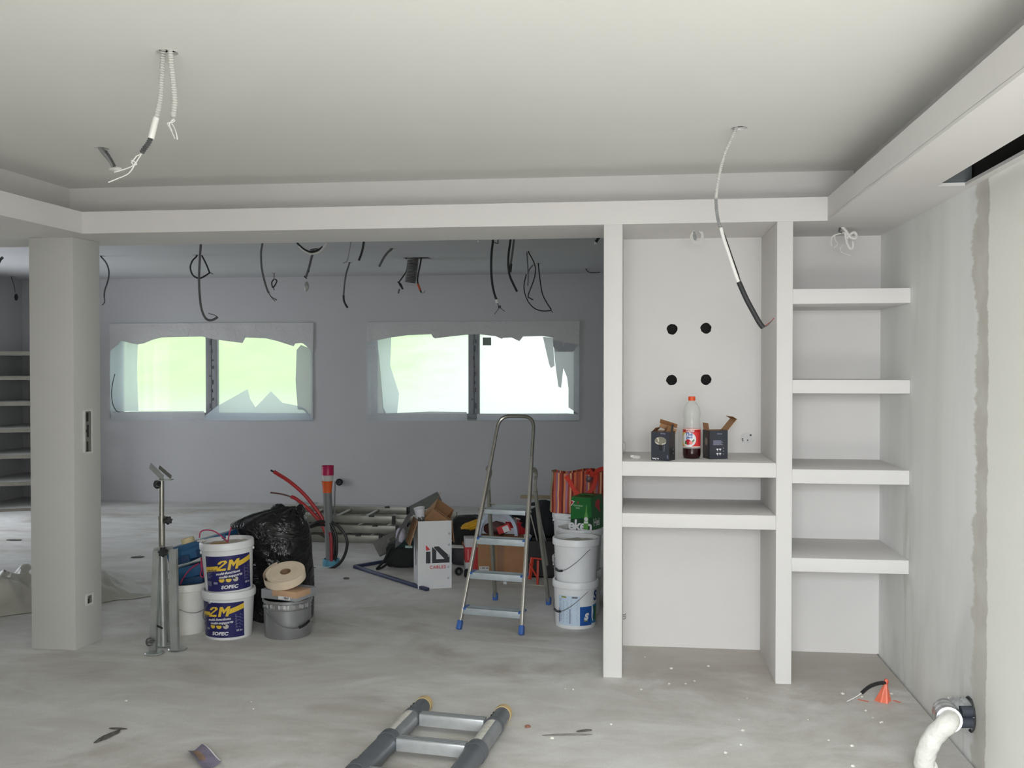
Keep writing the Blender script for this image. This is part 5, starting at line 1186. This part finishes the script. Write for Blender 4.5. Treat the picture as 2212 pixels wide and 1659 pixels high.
obj('bottle', MB().grid(lambda u, v: (lambda p_: (p_[0] * math.cos(2 * PI * u), p_[0] * math.sin(2 * PI * u), p_[1]))(prof[round(v * (len(prof) - 1))]), 36, len(prof), True), m_bot, bo)
obj('drink', MB().lathe([(0, .004), (.034, .0), (.044, .004), (.0485, .016), (br_, .03), (br_, .058), (0, .058)], 32), M('dark_red_drink', (44, 16, 20), .12), bo)
obj('cap', MB().lathe([(.0185, .322), (.0195, .324), (.0195, .342), (.0180, .345), (0, .345)], 28), M('cap_orange', (226, 84, 40), .45), bo)
rl = lambda z: .0489
th = face_cam(bp); c_ = lambda e: on_cone(rl, th, e)
lb = obj('label', MB().lathe([(.0492, .066), (.0493, .067), (.0493, .166), (.0492, .167)], 40), M('label_red', (212, 52, 56), .4), bo)
def lp(name, vf, mat, e): obj(name, flat2d(MB(), vf, c_(e), .006), mat, lb, flat=True)
cream = M('label_cream', (238, 222, 206), .45)
lp('print_band', poly2d(rect(-.075, .163, .075, .1665)), cream, .0007); lp('print_band', poly2d(rect(-.075, .066, .075, .070)), cream, .0007)
lp('print_band', poly2d(rect(-.055, .150, .048, .163)), M('label_deep_red', (186, 22, 28), .4), .0008)
lp('lettering', shift2d(text2d('Casino', .0165, .1, .0005, 1.05), -.010, .1562), m_wprint, .0014)
lp('print_shape', poly2d([(-.040 + .0 + .052 * math.cos(a_) , .110 + .038 * math.sin(a_)) for a_ in [2 * PI * i / 28 for i in range(28)]]), M('label_yellow', (226, 186, 60), .4), .0008)
lp('print_shape', poly2d([(-.018 + .043 * math.cos(a_) , .108 + .040 * math.sin(a_)) for a_ in [2 * PI * i / 28 for i in range(28)]]), m_wprint, .0010)
lp('lettering', shift2d(text2d('Thé', .026, .1, .0010), -.016, .136, .06), M('label_blue', (70, 106, 168), .4), .0018)
lp('lettering', shift2d(text2d('glacé', .018, .1, .0007), -.014, .120, .06), M('label_blue'), .0018)
lp('print_fruit', poly2d(circ(-.020, .094, .0155, 20)), M('fruit_red', (186, 32, 56), .4), .0014)
lp('print_fruit', poly2d(circ(-.004, .090, .0105, 18)), M('fruit_pink', (226, 128, 122), .4), .0017)
lp('print_leaf', poly2d([(-.040, .082), (-.026, .080), (-.030, .098), (-.038, .100)]), M('leaf_green', (74, 122, 58), .5), .0020)
lp('print_leaf', poly2d([(.004, .090), (.014, .102), (.013, .112), (.003, .102)]), M('leaf_green'), .0020)
# two black lamp boxes
m_lbox = M('lamp_box_black', (46, 50, 60), .4, 0, .05); m_lboxs = M('lamp_box_side', (40, 41, 43), .45)
def lamp_box(label, pa, rz, sx, sy, sz):
    o = thing('lamp_box', label, 'box', pa, rz)
    t_ = .0012
    obj('front_side', MB().box((0, 0, 0), (sx, t_, sz)), m_lbox, o, flat=True); obj('rear_side', MB().box((0, sy - t_, 0), (sx, sy, sz)), m_lboxs, o, flat=True)
    obj('left_side', MB().box((0, t_, 0), (t_, sy - t_, sz)), m_lboxs, o, flat=True); obj('right_side', MB().box((sx - t_, t_, 0), (sx, sy - t_, sz)), m_lboxs, o, flat=True)
    obj('bottom', MB().box((t_, t_, 0), (sx - t_, sy - t_, t_)), m_card_in, o, flat=True)
    obj('lining', MB().box((t_, t_, t_), (sx - t_, t_ + .001, sz - .001)).box((t_, sy - t_ - .001, t_), (sx - t_, sy - t_, sz - .001)).box((t_, t_ + .001, t_), (t_ + .001, sy - t_ - .001, sz - .001)).box((sx - t_ - .001, t_ + .001, t_), (sx - t_, sy - t_ - .001, sz - .001)), m_card_in, o, flat=True)
    fr_ = lambda u, v: (u, -.0006, v); sd = lambda u, v: (sx + .0006, u, v)
    return o, fr_, sd
def halogen(o, fr_, cx, cz, s_):
    def fp_(name, p, mat, e=0.0): obj(name, flat2d(MB(), poly2d(p), lambda u, v: (cx + u * s_, fr_(0, 0)[1] - e, cz + v * s_)), mat, o, flat=True)
    fp_('print_lamp', [(math.cos(a_) * .30, math.sin(a_) * .20 + .12) for a_ in [2 * PI * i / 24 for i in range(24)]], M('print_silver', (128, 126, 112), .4))
    fp_('print_lamp', [(-.30, .08), (-.22, -.02), (-.10, -.07), (-.08, -.02), (-.22, .05)], M('print_bright', (206, 200, 186), .4), .0003)
    fp_('print_lamp', [(.08, -.08), (.26, -.02), (.29, .08), (.20, .0), (.10, .0)], M('print_bright'), .0003)
    fp_('print_lamp', [(-.20, .26), (-.10, .28), (-.06, .10), (-.12, .05), (-.13, .16)], M('print_bright'), .0003)
    fp_('print_lamp', [(-.10, -.07), (.10, -.08), (.08, -.36), (-.06, -.34)], M('print_blackish', (24, 26, 28), .4), .0002)
    fp_('print_lamp', [(.19, -.10), (.23, -.10), (.21, -.40), (.15, -.40)], M('print_slate', (98, 102, 108), .4), .0003)
pa = onz(1406.5, 994.5, SH); pb2 = onz(1446, 996, SH)
rz1 = math.atan2(pb2.y - pa.y, pb2.x - pa.x)
o, fr_, sd = lamp_box('black lamp box with open brown flaps standing left of the bottle', pa, rz1 - .06, (pb2 - pa).length, .105, .158)
w_ = (pb2 - pa).length
halogen(o, fr_, w_ * .52, .095, .11)
obj('lettering', flat2d(MB(), text2d('Sylvania', .012, 0, .0003), lambda u, v: (w_ * .66 + u * .75, -.0008, .148 + v)), m_gprint, o, flat=True)
obj('lettering', flat2d(MB(), text2d('halogène', .012, 0, .0005), lambda u, v: (.026 + u * .85, -.0008, .012 + v)), m_wprint, o, flat=True)
obj('lettering', flat2d(MB(), text2d('230V', .010, 0, .0003), lambda u, v: (w_ - .008 - v, -.0008, .022 + u)), m_gprint, o, flat=True)
for k, z_ in enumerate((.058, .038)): obj('print_icon', flat2d(MB(), poly2d(circ(.072, z_, .006, 10)), sd), m_gprint, o, flat=True)
ff = obj('flap', MB().bar((w_ / 2, .105, .158), (w_ / 2 + .015, .095, .188), .0013, .098, (0, 1, .2)).bar((w_ / 2 + .005, .1045, .158), (w_ / 2 + .018, .102, .186), w_ * .98, .0014, (0, 1, 0)), m_card, o, flat=True)
obj('flap', MB().bar((w_ / 2 + .012, .103, .187), (w_ / 2 + .022, .085, .209), w_ * .96, .0014, (0, 1, .6)), M('kraft_flap', (146, 100, 66), .85), o, flat=True)
obj('side_flap', MB().bar((w_ - .001, .05, .158), (w_ + .004, .05, .196), .035, .0014, (1, 0, 0)), m_lboxs, o, flat=True)
obj('side_flap', MB().bar((.001, .055, .157), (.022, .055, .178), .09, .0014, (1, 0, -.6)), M('kraft_flap'), o, flat=True)
pc_ = onz(1533, 992, SH); pd_ = onz(1564, 990, SH); w2_ = (pd_ - pc_).length
rz2 = math.atan2(pd_.y - pc_.y, pd_.x - pc_.x)
o, fr_, sd = lamp_box('black lamp box with a raised brown flap half behind the right side of the bottle', pc_, .30, .105, .105, .158)
w_ = .105
obj('flap', MB().bar((w_ + .001, .05, .158), (w_ + .055, .05, .220), .095, .0014, (1, 0, -1)), m_card, o, flat=True)
obj('flap', MB().bar((w_ + .055, .05, .220), (w_ + .030, .05, .234), .095, .0014, (1, 0, 2)), M('kraft_flap'), o, flat=True)
obj('side_flap', MB().bar((-.0, .05, .158), (-.006, .05, .198), .085, .0014, (1, 0, 0)), m_card, o, flat=True)
obj('lettering', flat2d(MB(), text2d('Sylvania', .012, 0, .0003), lambda u, v: (.058 + u * .75, -.0008, .140 + v)), m_gprint, o, flat=True)
mb = MB()
for k in range(6): flat2d(mb, poly2d(rect(.020, .078 + k * .0045, .078 - .006 * (k % 3), .0805 + k * .0045)), fr_)
obj('small_print', mb, m_gprint, o, flat=True)['kind'] = 'stuff'
for i in range(2):
    for j in range(2):
        cx, cz = .045 + .016 * i, .052 - .024 * j
        obj('print_icon', flat2d(MB(), poly2d([(cx - .006, cz + .006), (cx + .006, cz + .006), (cx + .006, cz), (cx + .001, cz - .004), (cx + .001, cz - .009), (cx - .001, cz - .009), (cx - .001, cz - .004), (cx - .006, cz)]), fr_), m_wprint, o, flat=True)
for j in range(3): obj('print_icon', flat2d(MB(), poly2d(circ(.080, .060 - .016 * j, .0035, 8)), fr_), m_gprint, o, flat=True)
obj('left_picture', flat2d(MB(), poly2d([(.05 + .02 * math.cos(a_), .095 + .022 * math.sin(a_)) for a_ in [2 * PI * i / 16 for i in range(16)]]), lambda u, v: (-.0006, u, v)), M('print_silver'), o, flat=True)
# scrap, wall boxes
ps = onz(1374, 991, SH)
sc = obj('paper_scrap', blob((0, 0, .008), (.020, .012, .010), .35, 2.2, 14, 3, 0).box((-.03, -.004, .008), (-.012, .006, .020)), M('scrap_white', (222, 222, 216), .8), None); sc.location = ps
tag(sc, 'small crumpled white scrap at the left end of the niche shelf', 'scrap')
sx = ony(1613, 946, YN); so = thing('flush_socket_box', 'plastered-in round socket box outline on the niche back wall', 'socket box', sx - Vector((0, .0005, 0)))
ry = Matrix.Rotation(PI / 2, 4, 'X')
obj('ring', MB().ring([(.036, 0), (.036, .003), (.032, .003), (.032, 0)], 28, ry), m_white, so)
obj('cover', MB().lathe([(.030, .0), (.030, .0016), (0, .0016)], 24, ry), M('cover_white', (214, 214, 212), .6, 0, .05, 30), so)
r0 = random.Random(4)
for k in range(6): obj('chip', MB().lathe([(.004 + .003 * r0.random(), 0), (.003, .0035), (0, .0035)], 7, Matrix.Translation((-.03 + .065 * r0.random(), 0, -.03 + .06 * r0.random())) @ ry), M('chip_dark', (70, 68, 64), .8), so)
sy_ = onx(1347, 958, XB); so2 = thing('flush_socket_box', 'white socket box in the left inner side of the tall niche', 'socket box', Vector((XB, min(sy_.y, YN - .08), sy_.z)))
rx_ = Matrix.Rotation(PI / 2, 4, 'Y')
obj('frame', MB().ring([(.034, 0), (.034, .012), (.028, .014), (.028, 0)], 24, rx_), M('cover_white'), so2)
obj('cover', MB().lathe([(.027, 0), (.027, .004), (0, .004)], 24, rx_), m_gprint, so2)
sy_ = onx(1345.5, 1333, XB); so3 = thing('wire_tail', 'tiny dark wire ends sticking out low on the left inner side of the niche', 'wire', Vector((XB, min(sy_.y, YN - .1), sy_.z)))
for k in range(3): obj('wire', MB().tube([(0, 0, .012 * k), (.012, -.004, .012 * k + .002), (.018, .004, .012 * k + .008)], .0018, 6), m_cable, so3)
# boxes in the right side of the pillar
XPs = -3.247 - .03
def pillar_face(px, py):
    # plane through the right side of the pillar
    a = Vector((-3.277, 5.507, 0)); b = Vector((-3.247, 5.752, 0)); n_ = (b - a).cross(Vector((0, 0, 1))).normalized(); d = _ray(px, py)
    return _C + d * ((a - _C).dot(n_) / d.dot(n_)), n_, (b - a).normalized()
pA, nP, tP = pillar_face(190, 884); pB, _, _ = pillar_face(190, 980)
if nP.x < 0: nP = -nP
def pbox(label, pc, hh, hw, slots, name):
    o = thing(name, label, 'switch box', pc)
    m4 = Matrix(((tP.x, 0, nP.x, 0), (tP.y, 0, nP.y, 0), (0, 1, 0, 0), (0, 0, 0, 1)))
    f = lambda u, v, w: m4 @ Vector((u, v, w))
    obj('frame', MB().plate(rect(-hw, -hh, hw, hh), [rect(-hw + .012, -hh + .012, hw - .014, hh - .012)], .005, f), M('cover_white'), o, flat=True)
    obj('recess', MB().plate(rect(-hw + .012, -hh + .012, hw - .014, hh - .012), [], .0015, f), M('recess_grey', (120, 118, 112), .9), o, flat=True)
    for (u0, v0, u1, v1) in slots: obj('wire_slot', MB().plate(rect(u0, v0, u1, v1), [], .004, f), M('slot_dark', (44, 42, 40), .8), o, flat=True)
    obj('edge_flange', MB().plate(rect(-hw - .006, -hh + .01, -hw, hh - .01), [], .012, f), M('cover_white'), o, flat=True)
hh = (pA.z - pB.z) / 2
pbox('tall open triple switch box in the right side of the pillar', (pA + pB) / 2, hh, .040, [(-.016, hh * .45, .0, hh * .85), (-.012, -hh * .25, .002, hh * .30), (-.014, -hh * .9, -.002, -hh * .45), (-.026, -hh * .02, -.014, hh * .08)], 'switch_box')
pS, _, _ = pillar_face(193, 1294)
pbox('small open socket box low in the right side of the pillar', pS, .036, .034, [(-.018, -.024, -.004, .006), (-.004, .008, .006, .014)], 'socket_box')

# ------------------------------------------------------------------ telescopic ladder on the floor in front
m_tgrey = M('telescopic_tube', (104, 109, 116), .38, .35, .12, 12); m_tlight = M('telescopic_tube_light', (138, 142, 146), .4, .3, .1, 12)
m_collar = M('ladder_collar', (92, 96, 102), .5, 0, .1); m_stick = M('scratched_sticker', (204, 203, 196), .6, 0, .16, 40)
m_capy = M('ladder_cap_yellow', (208, 184, 136), .7, 0, .08); m_rung = M('rung_aluminium', (206, 210, 212), .38, .5, .08, 20)
RH = .050
l0, l1 = onz(917, 1521, RH), onz(792, 1662, RH); g0, g1 = onz(1088, 1540, RH), onz(1010, 1640, RH)
TL = thing('telescopic_ladder', 'grey telescopic ladder with yellow end caps lying on the floor in front', 'ladder', (l0.x, l0.y, 0))
d1 = (l1 - l0).normalized(); d2 = (g1 - g0).normalized(); dl = ((d1 + d2) / 2).normalized()
base = Vector((l0.x, l0.y, 0))
rungs = []
for start, dd in ((l0, dl), (g0, dl)):
    s0 = start - base
    seg = lambda a, b, r, name, mat, rr=None, n=28: obj(name, MB().cyl(s0 + dd * a, s0 + dd * b, r, n, rr), mat, TL)
    obj('end_cap', MB().tube([s0 + dd * q_ for q_ in (-.022, -.018, -.004, .030)], [.026, .037, .041, .041], 28), m_capy, TL)
    seg(.028, .20, .038, 'tube', m_tgrey); seg(.17, .205, .044, 'collar', m_collar); seg(.20, .50, .042, 'tube', m_tlight)
    seg(.47, .520, .050, 'collar', m_collar); seg(.515, .85, .0465, 'tube', m_tgrey); seg(.82, .87, .053, 'collar', m_collar); seg(.865, 1.25, .049, 'tube', m_tgrey)
    pts = []
    up = Vector((0, 0, 1)); sd_ = dd.cross(up).normalized()
    mb = MB().grid(lambda u, v: s0 + dd * (.215 + .245 * v) + (up * math.cos(-.15 + .95 * (u - .5)) + sd_ * math.sin(-.15 + .95 * (u - .5)) * (-1)) * .0428, 9, 3)
    obj('sticker', mb, m_stick, TL)
    for k in range(3):
        a_ = .9 + .1 * k; q0 = s0 + dd * (.06 + .03 * k) + (up * math.cos(a_) + sd_ * math.sin(a_)) * .0385
        obj('paint_scratch', MB().tube([q0, q0 + dd * .02 + up * .004, q0 + dd * .03 - up * .008], .0022, 5), m_black, TL)
    for a_ in (.19, .495, .845):
        q0 = s0 + dd * a_ + sd_ * .043; obj('lock_lever', MB().cbox(q0 + Vector((0, 0, -.02)), (.016, .016, .055)), m_collar, TL, bev=.003)
for a_ in (.19, .50, .85):
    A, B = l0 - base + dl * a_, g0 - base + dl * (a_ - .02); e_ = (B - A).normalized(); A = A + e_ * .045; B = B - e_ * .045
    rg = obj('rung', MB().bar(A + Vector((0, 0, .0)), B, .052, .055, (0, 0, 1)), m_rung, TL, bev=.005)
    u_ = e_.cross(Vector((0, 0, 1)))
    for k in (-1, 0, 1): obj('rung_ridge', MB().bar(A + Vector((0, 0, .029)) + u_ * .016 * k, B + Vector((0, 0, .029)) + u_ * .016 * k, .006, .003, (0, 0, 1)), M('ridge_grey', (150, 154, 156), .4, .5), rg, flat=True)
# ------------------------------------------------------------------ wrapped ducts coming out of the right wall
dc = thing('wrapped_duct', 'white plastic wrapped hose with silver tape coming out of the hole in the right wall', 'hose', HOLE)
def on(x_, y_, X): return onx(x_, y_, X) - HOLE
m_wrap = M('plastic_wrap', (220, 220, 213), .42, 0, .07, 16, .9, 26); m_silver = M('silver_foil', (206, 210, 214), .18, .85, .08, 14)
hp = [(0.02, 0.01, .01), (-.05, .015, .012), (-.11, .03, -.005)]
path = [Vector((.05, .01, .0)), Vector((-.03, .015, .004)), Vector((-.09, .03, -.004))]
ends = [onx(2050, 1558, XW - .16) - HOLE, onx(2018, 1590, XW - .22) - HOLE, onx(2000, 1628, XW - .25) - HOLE, onx(1997, 1668, XW - .25) - HOLE, onx(2010, 1720, XW - .22) - HOLE]
for e_ in ends:
    if e_.z + HOLE.z < .045: e_.z = .045 - HOLE.z
sp_ = smooth_path([path[2]] + ends, 10); rr2 = [.046 - .006 * min(1, i / 12) + .0012 * math.sin(i * 1.1) for i in range(len(sp_))]
obj('wrapped_hose', MB().tube(sp_, rr2, 18), m_wrap, dc, sharp=70)
spi = []
for i, p_ in enumerate(resample(sp_, .008)): spi.append(p_)
t_sp = smooth_path([path[0], path[1], path[2], sp_[9]], 10)
obj('silver_wrap', MB().tube(t_sp, [.064 - .014 * (i / len(t_sp)) + .003 * math.sin(i * 2.3) for i in range(len(t_sp))], 20), m_silver, dc, sharp=50)
for k, i in enumerate((4, 10, 16)):
    c0 = t_sp[i]; c1 = t_sp[i + 2]; obj('tape_ring', MB().tube([c0, c1], [.0665 - .014 * i / len(t_sp), .0655 - .014 * (i + 2) / len(t_sp)], 20), M('white_tape', (232, 232, 228), .5) if k % 2 == 0 else m_silver, dc)
for dz, dy in ((.024, -.030), (-.020, -.034)): obj('insulated_pipe', MB().cyl((.06, dy, dz), (-.055, dy - .012, dz), .024, 18), M('black_foam', (60, 66, 74), .55), dc)
obj('loose_tape', MB().grid(lambda u, v: Vector((-.012 - .02 * math.sin(PI * v), -.055 + .035 * u, -.035 - .055 * v)), 3, 8), M('white_tape'), dc)
obj('cut_edge', MB().ring([(.072, 0), (.076, -.003), (.070, -.006), (.068, .004)], 24, Matrix.Rotation(PI / 2, 4, 'Y')), M('gypsum_edge', (70, 70, 70), .9), dc)
# capped floor conduit with orange plastic
oc2 = onz(1908, 1515); oo = thing('capped_conduit', 'orange plastic wrapped conduit stub rising from the floor near the right wall', 'conduit', oc2)
m_opl = M('orange_film', (232, 120, 92), .4, 0, .1, 20)
mb = MB().grid(lambda u, v: ((.036 - .028 * v + .010 * math.sin(3 * 2 * PI * u) * (1 - v)) * math.cos(2 * PI * u) + .012 * v, (.030 - .022 * v + .008 * math.sin(4 * 2 * PI * u) * (1 - v)) * math.sin(2 * PI * u), .092 * v), 40, 10, True)
obj('plastic_hood', mb, m_opl, oo, sharp=50)
obj('plastic_peak', blob((.014, 0, .098), (.010, .010, .016), .3, 2, 2, 2), M('orange_film_dark', (206, 84, 60), .4), oo)
q1, q2, q3 = onz(1908, 1478, .098) - oc2, onz(1885, 1483, .08) - oc2, onz(1868, 1493, .03) - oc2
pcb = [Vector((.012, .0, .095)), Vector((-.03, -.01, .092)), Vector((-.075, -.025, .078)), Vector((-.115, -.04, .05))]
obj('conduit', corrugated(pcb, .0105, .008), M('black_conduit', (34, 34, 36), .6), oo)
obj('pull_wire', MB().tube(smooth_path([pcb[-1], Vector((-.15, -.05, .03)), Vector((-.19, -.06, .012))], 5), .0022, 6), m_cable_white, oo)
pm = [onz(a, b) for a, b in ((1853, 1511), (1876, 1516), (1930, 1513), (1945, 1518))]
for k, (a, b) in enumerate(((pm[0], pm[1]), (pm[2], pm[3]))):
    mk_ = obj('paint_mark', MB().bar(a + Vector((0, 0, .0006)), b + Vector((0, 0, .0006)), .016, .001, (0, 0, 1)), M('marking_paint', (226, 134, 112), .8), None, loc=a, flat=True)
    tag(mk_, ('coral paint mark on the floor left of the orange conduit stub', 'coral paint mark on the floor right of the orange conduit stub')[k], 'paint mark')
# ------------------------------------------------------------------ litter on the floor
cpz = onz(445, 1640); cs = thing('printed_card', 'torn purple and brown printed card lying folded on the front floor', 'card', cpz)
ca_ = [onz(a, b) - cpz for a, b in ((405, 1630), (437, 1616), (478, 1652), (440, 1668))]
mb = MB(); z1 = .028
obj('card', MB().grid(lambda u, v: (ca_[0].lerp(ca_[1], u)).lerp(ca_[3].lerp(ca_[2], u), v) + Vector((0, 0, .004 + .03 * abs(u - .45) + .006 * math.sin(5 * v))), 9, 7), M('card_purple', (128, 122, 142), .7, 0, .25, 18), cs, sharp=50)
obj('print_patch', MB().grid(lambda u, v: (ca_[0].lerp(ca_[1], .15 + .4 * u)).lerp(ca_[3].lerp(ca_[2], .15 + .4 * u), .1 + .5 * v) + Vector((0, 0, .006 + .03 * abs(.15 + .4 * u - .45) + .006 * math.sin(5 * (.1 + .5 * v)))), 7, 5), M('card_brown', (150, 124, 104), .7, 0, .2, 18), cs, sharp=50)
obj('white_edge', MB().grid(lambda u, v: (ca_[1].lerp(ca_[2], u)) + Vector((-.008 * v, 0, .0225 + .006 * math.sin(5 * u))), 7, 2), m_wprint, cs)
def litter(name, label, cat, px, py, d, mat, seed, rz=0, amp=.3):
    o = obj(name, blob((0, 0, d[2] * .7), d, amp, 2.2, seed, 3, 0.0), mat, None); o.location = onz(px, py, .0005); o.rotation_euler = (0, 0, rz); return tag(o, label, cat)
m_dirt = M('dark_dirt', (92, 89, 85), .9, 0, .2, 30); m_chip = M('plaster_chip', (224, 222, 214), .9); M('grey_dirt', (118, 115, 110), .9, 0, .2, 30)
litter('dirt_streak', 'dark scraped streak of debris on the floor at front left', 'debris', 233, 1592, (.012, .060, .006), m_dirt, 41, -.25, .7)
litter('twig', 'thin dark stick beside the scraped streak at front left', 'stick', 255, 1575, (.04, .006, .004), m_dirt, 42, .05)
litter('dirt_streak', 'long thin grey streak of debris on the floor right of the telescopic ladder', 'debris', 1225, 1588, (.10, .010, .0025), M('streak_dirt', (150, 147, 142), .9, 0, .2, 30), 43, .16)
litter('twig', 'small dark curved stick right of the telescopic ladder', 'stick', 1262, 1580, (.035, .007, .005), m_dirt, 44, .35)
litter('brick_chip', 'tiny reddish brick chip on the floor right of the telescopic ladder', 'chip', 1140, 1571, (.012, .010, .006), M('brick_red', (150, 104, 86), .9), 45)
litter('plastic_clip', 'small dark plastic clip lying alone on the floor between bag and cable carton', 'clip', 748, 1251, (.022, .010, .008), m_dirt, 46, .1)
litter('putty_lump', 'small dark lump of putty between the rungs of the telescopic ladder', 'lump', 952, 1618, (.022, .016, .008), M('brown_lump', (126, 108, 90), .9), 47)
litter('floor_scrap', 'dark flat scrap on the bright floor left of the pillar', 'scrap', 30, 1167, (.07, .03, .006), M('grey_dirt'), 48)
litter('floor_scrap', 'dark flat scrap on the floor between pillar and support stand', 'scrap', 297, 1204, (.05, .03, .006), M('grey_dirt'), 49, .4)
rr = random.Random(12); mb = MB()
for px, py in [(1870, 1536), (1885, 1551), (1902, 1562), (1912, 1518), (1920, 1505), (1905, 1561), (1840, 1613), (1842, 1656), (1385, 1490), (1445, 1478), (1500, 1472), (1320, 1565), (1745, 1555), (1820, 1500), (1450, 1445), (1530, 1440), (1862, 1506), (1925, 1500), (1790, 1600), (1600, 1610)] + [(rr.randint(250, 1850), rr.randint(1420, 1650)) for _ in range(12)]:
    p_ = onz(px, py); s_ = .004 + .006 * rr.random(); m2 = blob((p_.x, p_.y, s_ * .4), (s_, s_ * (.6 + .5 * rr.random()), s_ * .6), .3, 2, rr.randint(0, 99), 1, 0.0); mb.add(m2.v, m2.f)
tag(obj('plaster_crumbs', mb, m_chip, None, flat=True), 'white plaster crumbs scattered over the front floor', 'crumbs', kind='stuff')
# crumpled dust sheets behind the pillar
def sheet_heap(name, label, A, B, depth, hfun, seed):
    A, B = Vector(A), Vector(B); ax = (B - A); ay = Vector((-ax.y, ax.x, 0)).normalized() * depth
    if ay.y < 0: ay = -ay
    def f(u, v):
        p_ = A + ax * u + ay * (v - .5); e_ = min(u, 1 - u, v, 1 - v); m_ = min(1, e_ * 6)
        q_ = Vector(((p_.x + .8 * p_.y) * 3.6 + seed, (p_.y - .6 * p_.x) * 1.5, 0)); n1 = 1 - 2.2 * abs(noise.noise(q_)); n2 = 1 - 2 * abs(noise.noise(q_ * 2.3))
        w_ = .07 * noise.noise(Vector((u * 7, v * 7, seed)))
        return p_ + ay * w_ + ax * w_ * .5 + Vector((0, 0, .004 + m_ * max(0, hfun(u) * (.55 + .35 * n1 + .25 * n2))))
    o = obj(name, MB().grid(f, 96, 44), M('dust_sheet', (186, 184, 174), .45, 0, .08, 9), None, loc=A, sharp=60)
    return tag(o, label, 'dust sheet')
sheet_heap('dust_sheet', 'crumpled pale plastic dust sheet heaped on the floor behind the pillar', onz(-150, 1318), onz(296, 1262), 1.0, lambda u: .27 - .20 * u, 3)
# deep shelving at the far left
YSf = 10.75
sh = thing('storage_rack', 'deep grey board rack in the far left corner, seen left of the pillar', 'rack', (-7.7, YSf, 0))
m_board = M('rack_board', (118, 114, 104), .75, 0, .1); m_top = m_back
ex = ony(212, 1000, YB).x
for k, y_ in enumerate((763, 817, 873, 931, 988, 1047, 1105)):
    z_ = ony(34, y_, YSf).z
    poly = [(-7.755, YSf - .16), (ex, YSf + .27), (ex, YB - .01), (-7.755, YB - .01)]
    b_ = obj('shelf_board', MB().prism([(a + 7.7, b - YSf) for a, b in poly], z_ - .022, z_ + .022), M('rack_white', (198, 198, 196), .8), sh, flat=True)
    obj('edge_strip', MB().bar((-.055, -.166, z_), (ex + 7.7, .264, z_), .010, .046, (0, 0, 1)), m_board, b_, flat=True)
for a, b in ((ex - .03, YSf + .30), (ex - .03, YB - .04)): obj('upright', MB().box((a + 7.7 - .02, b - YSf - .02, 0), (a + 7.7 + .02, b - YSf + .02, 1.95)), m_board, sh, flat=True)
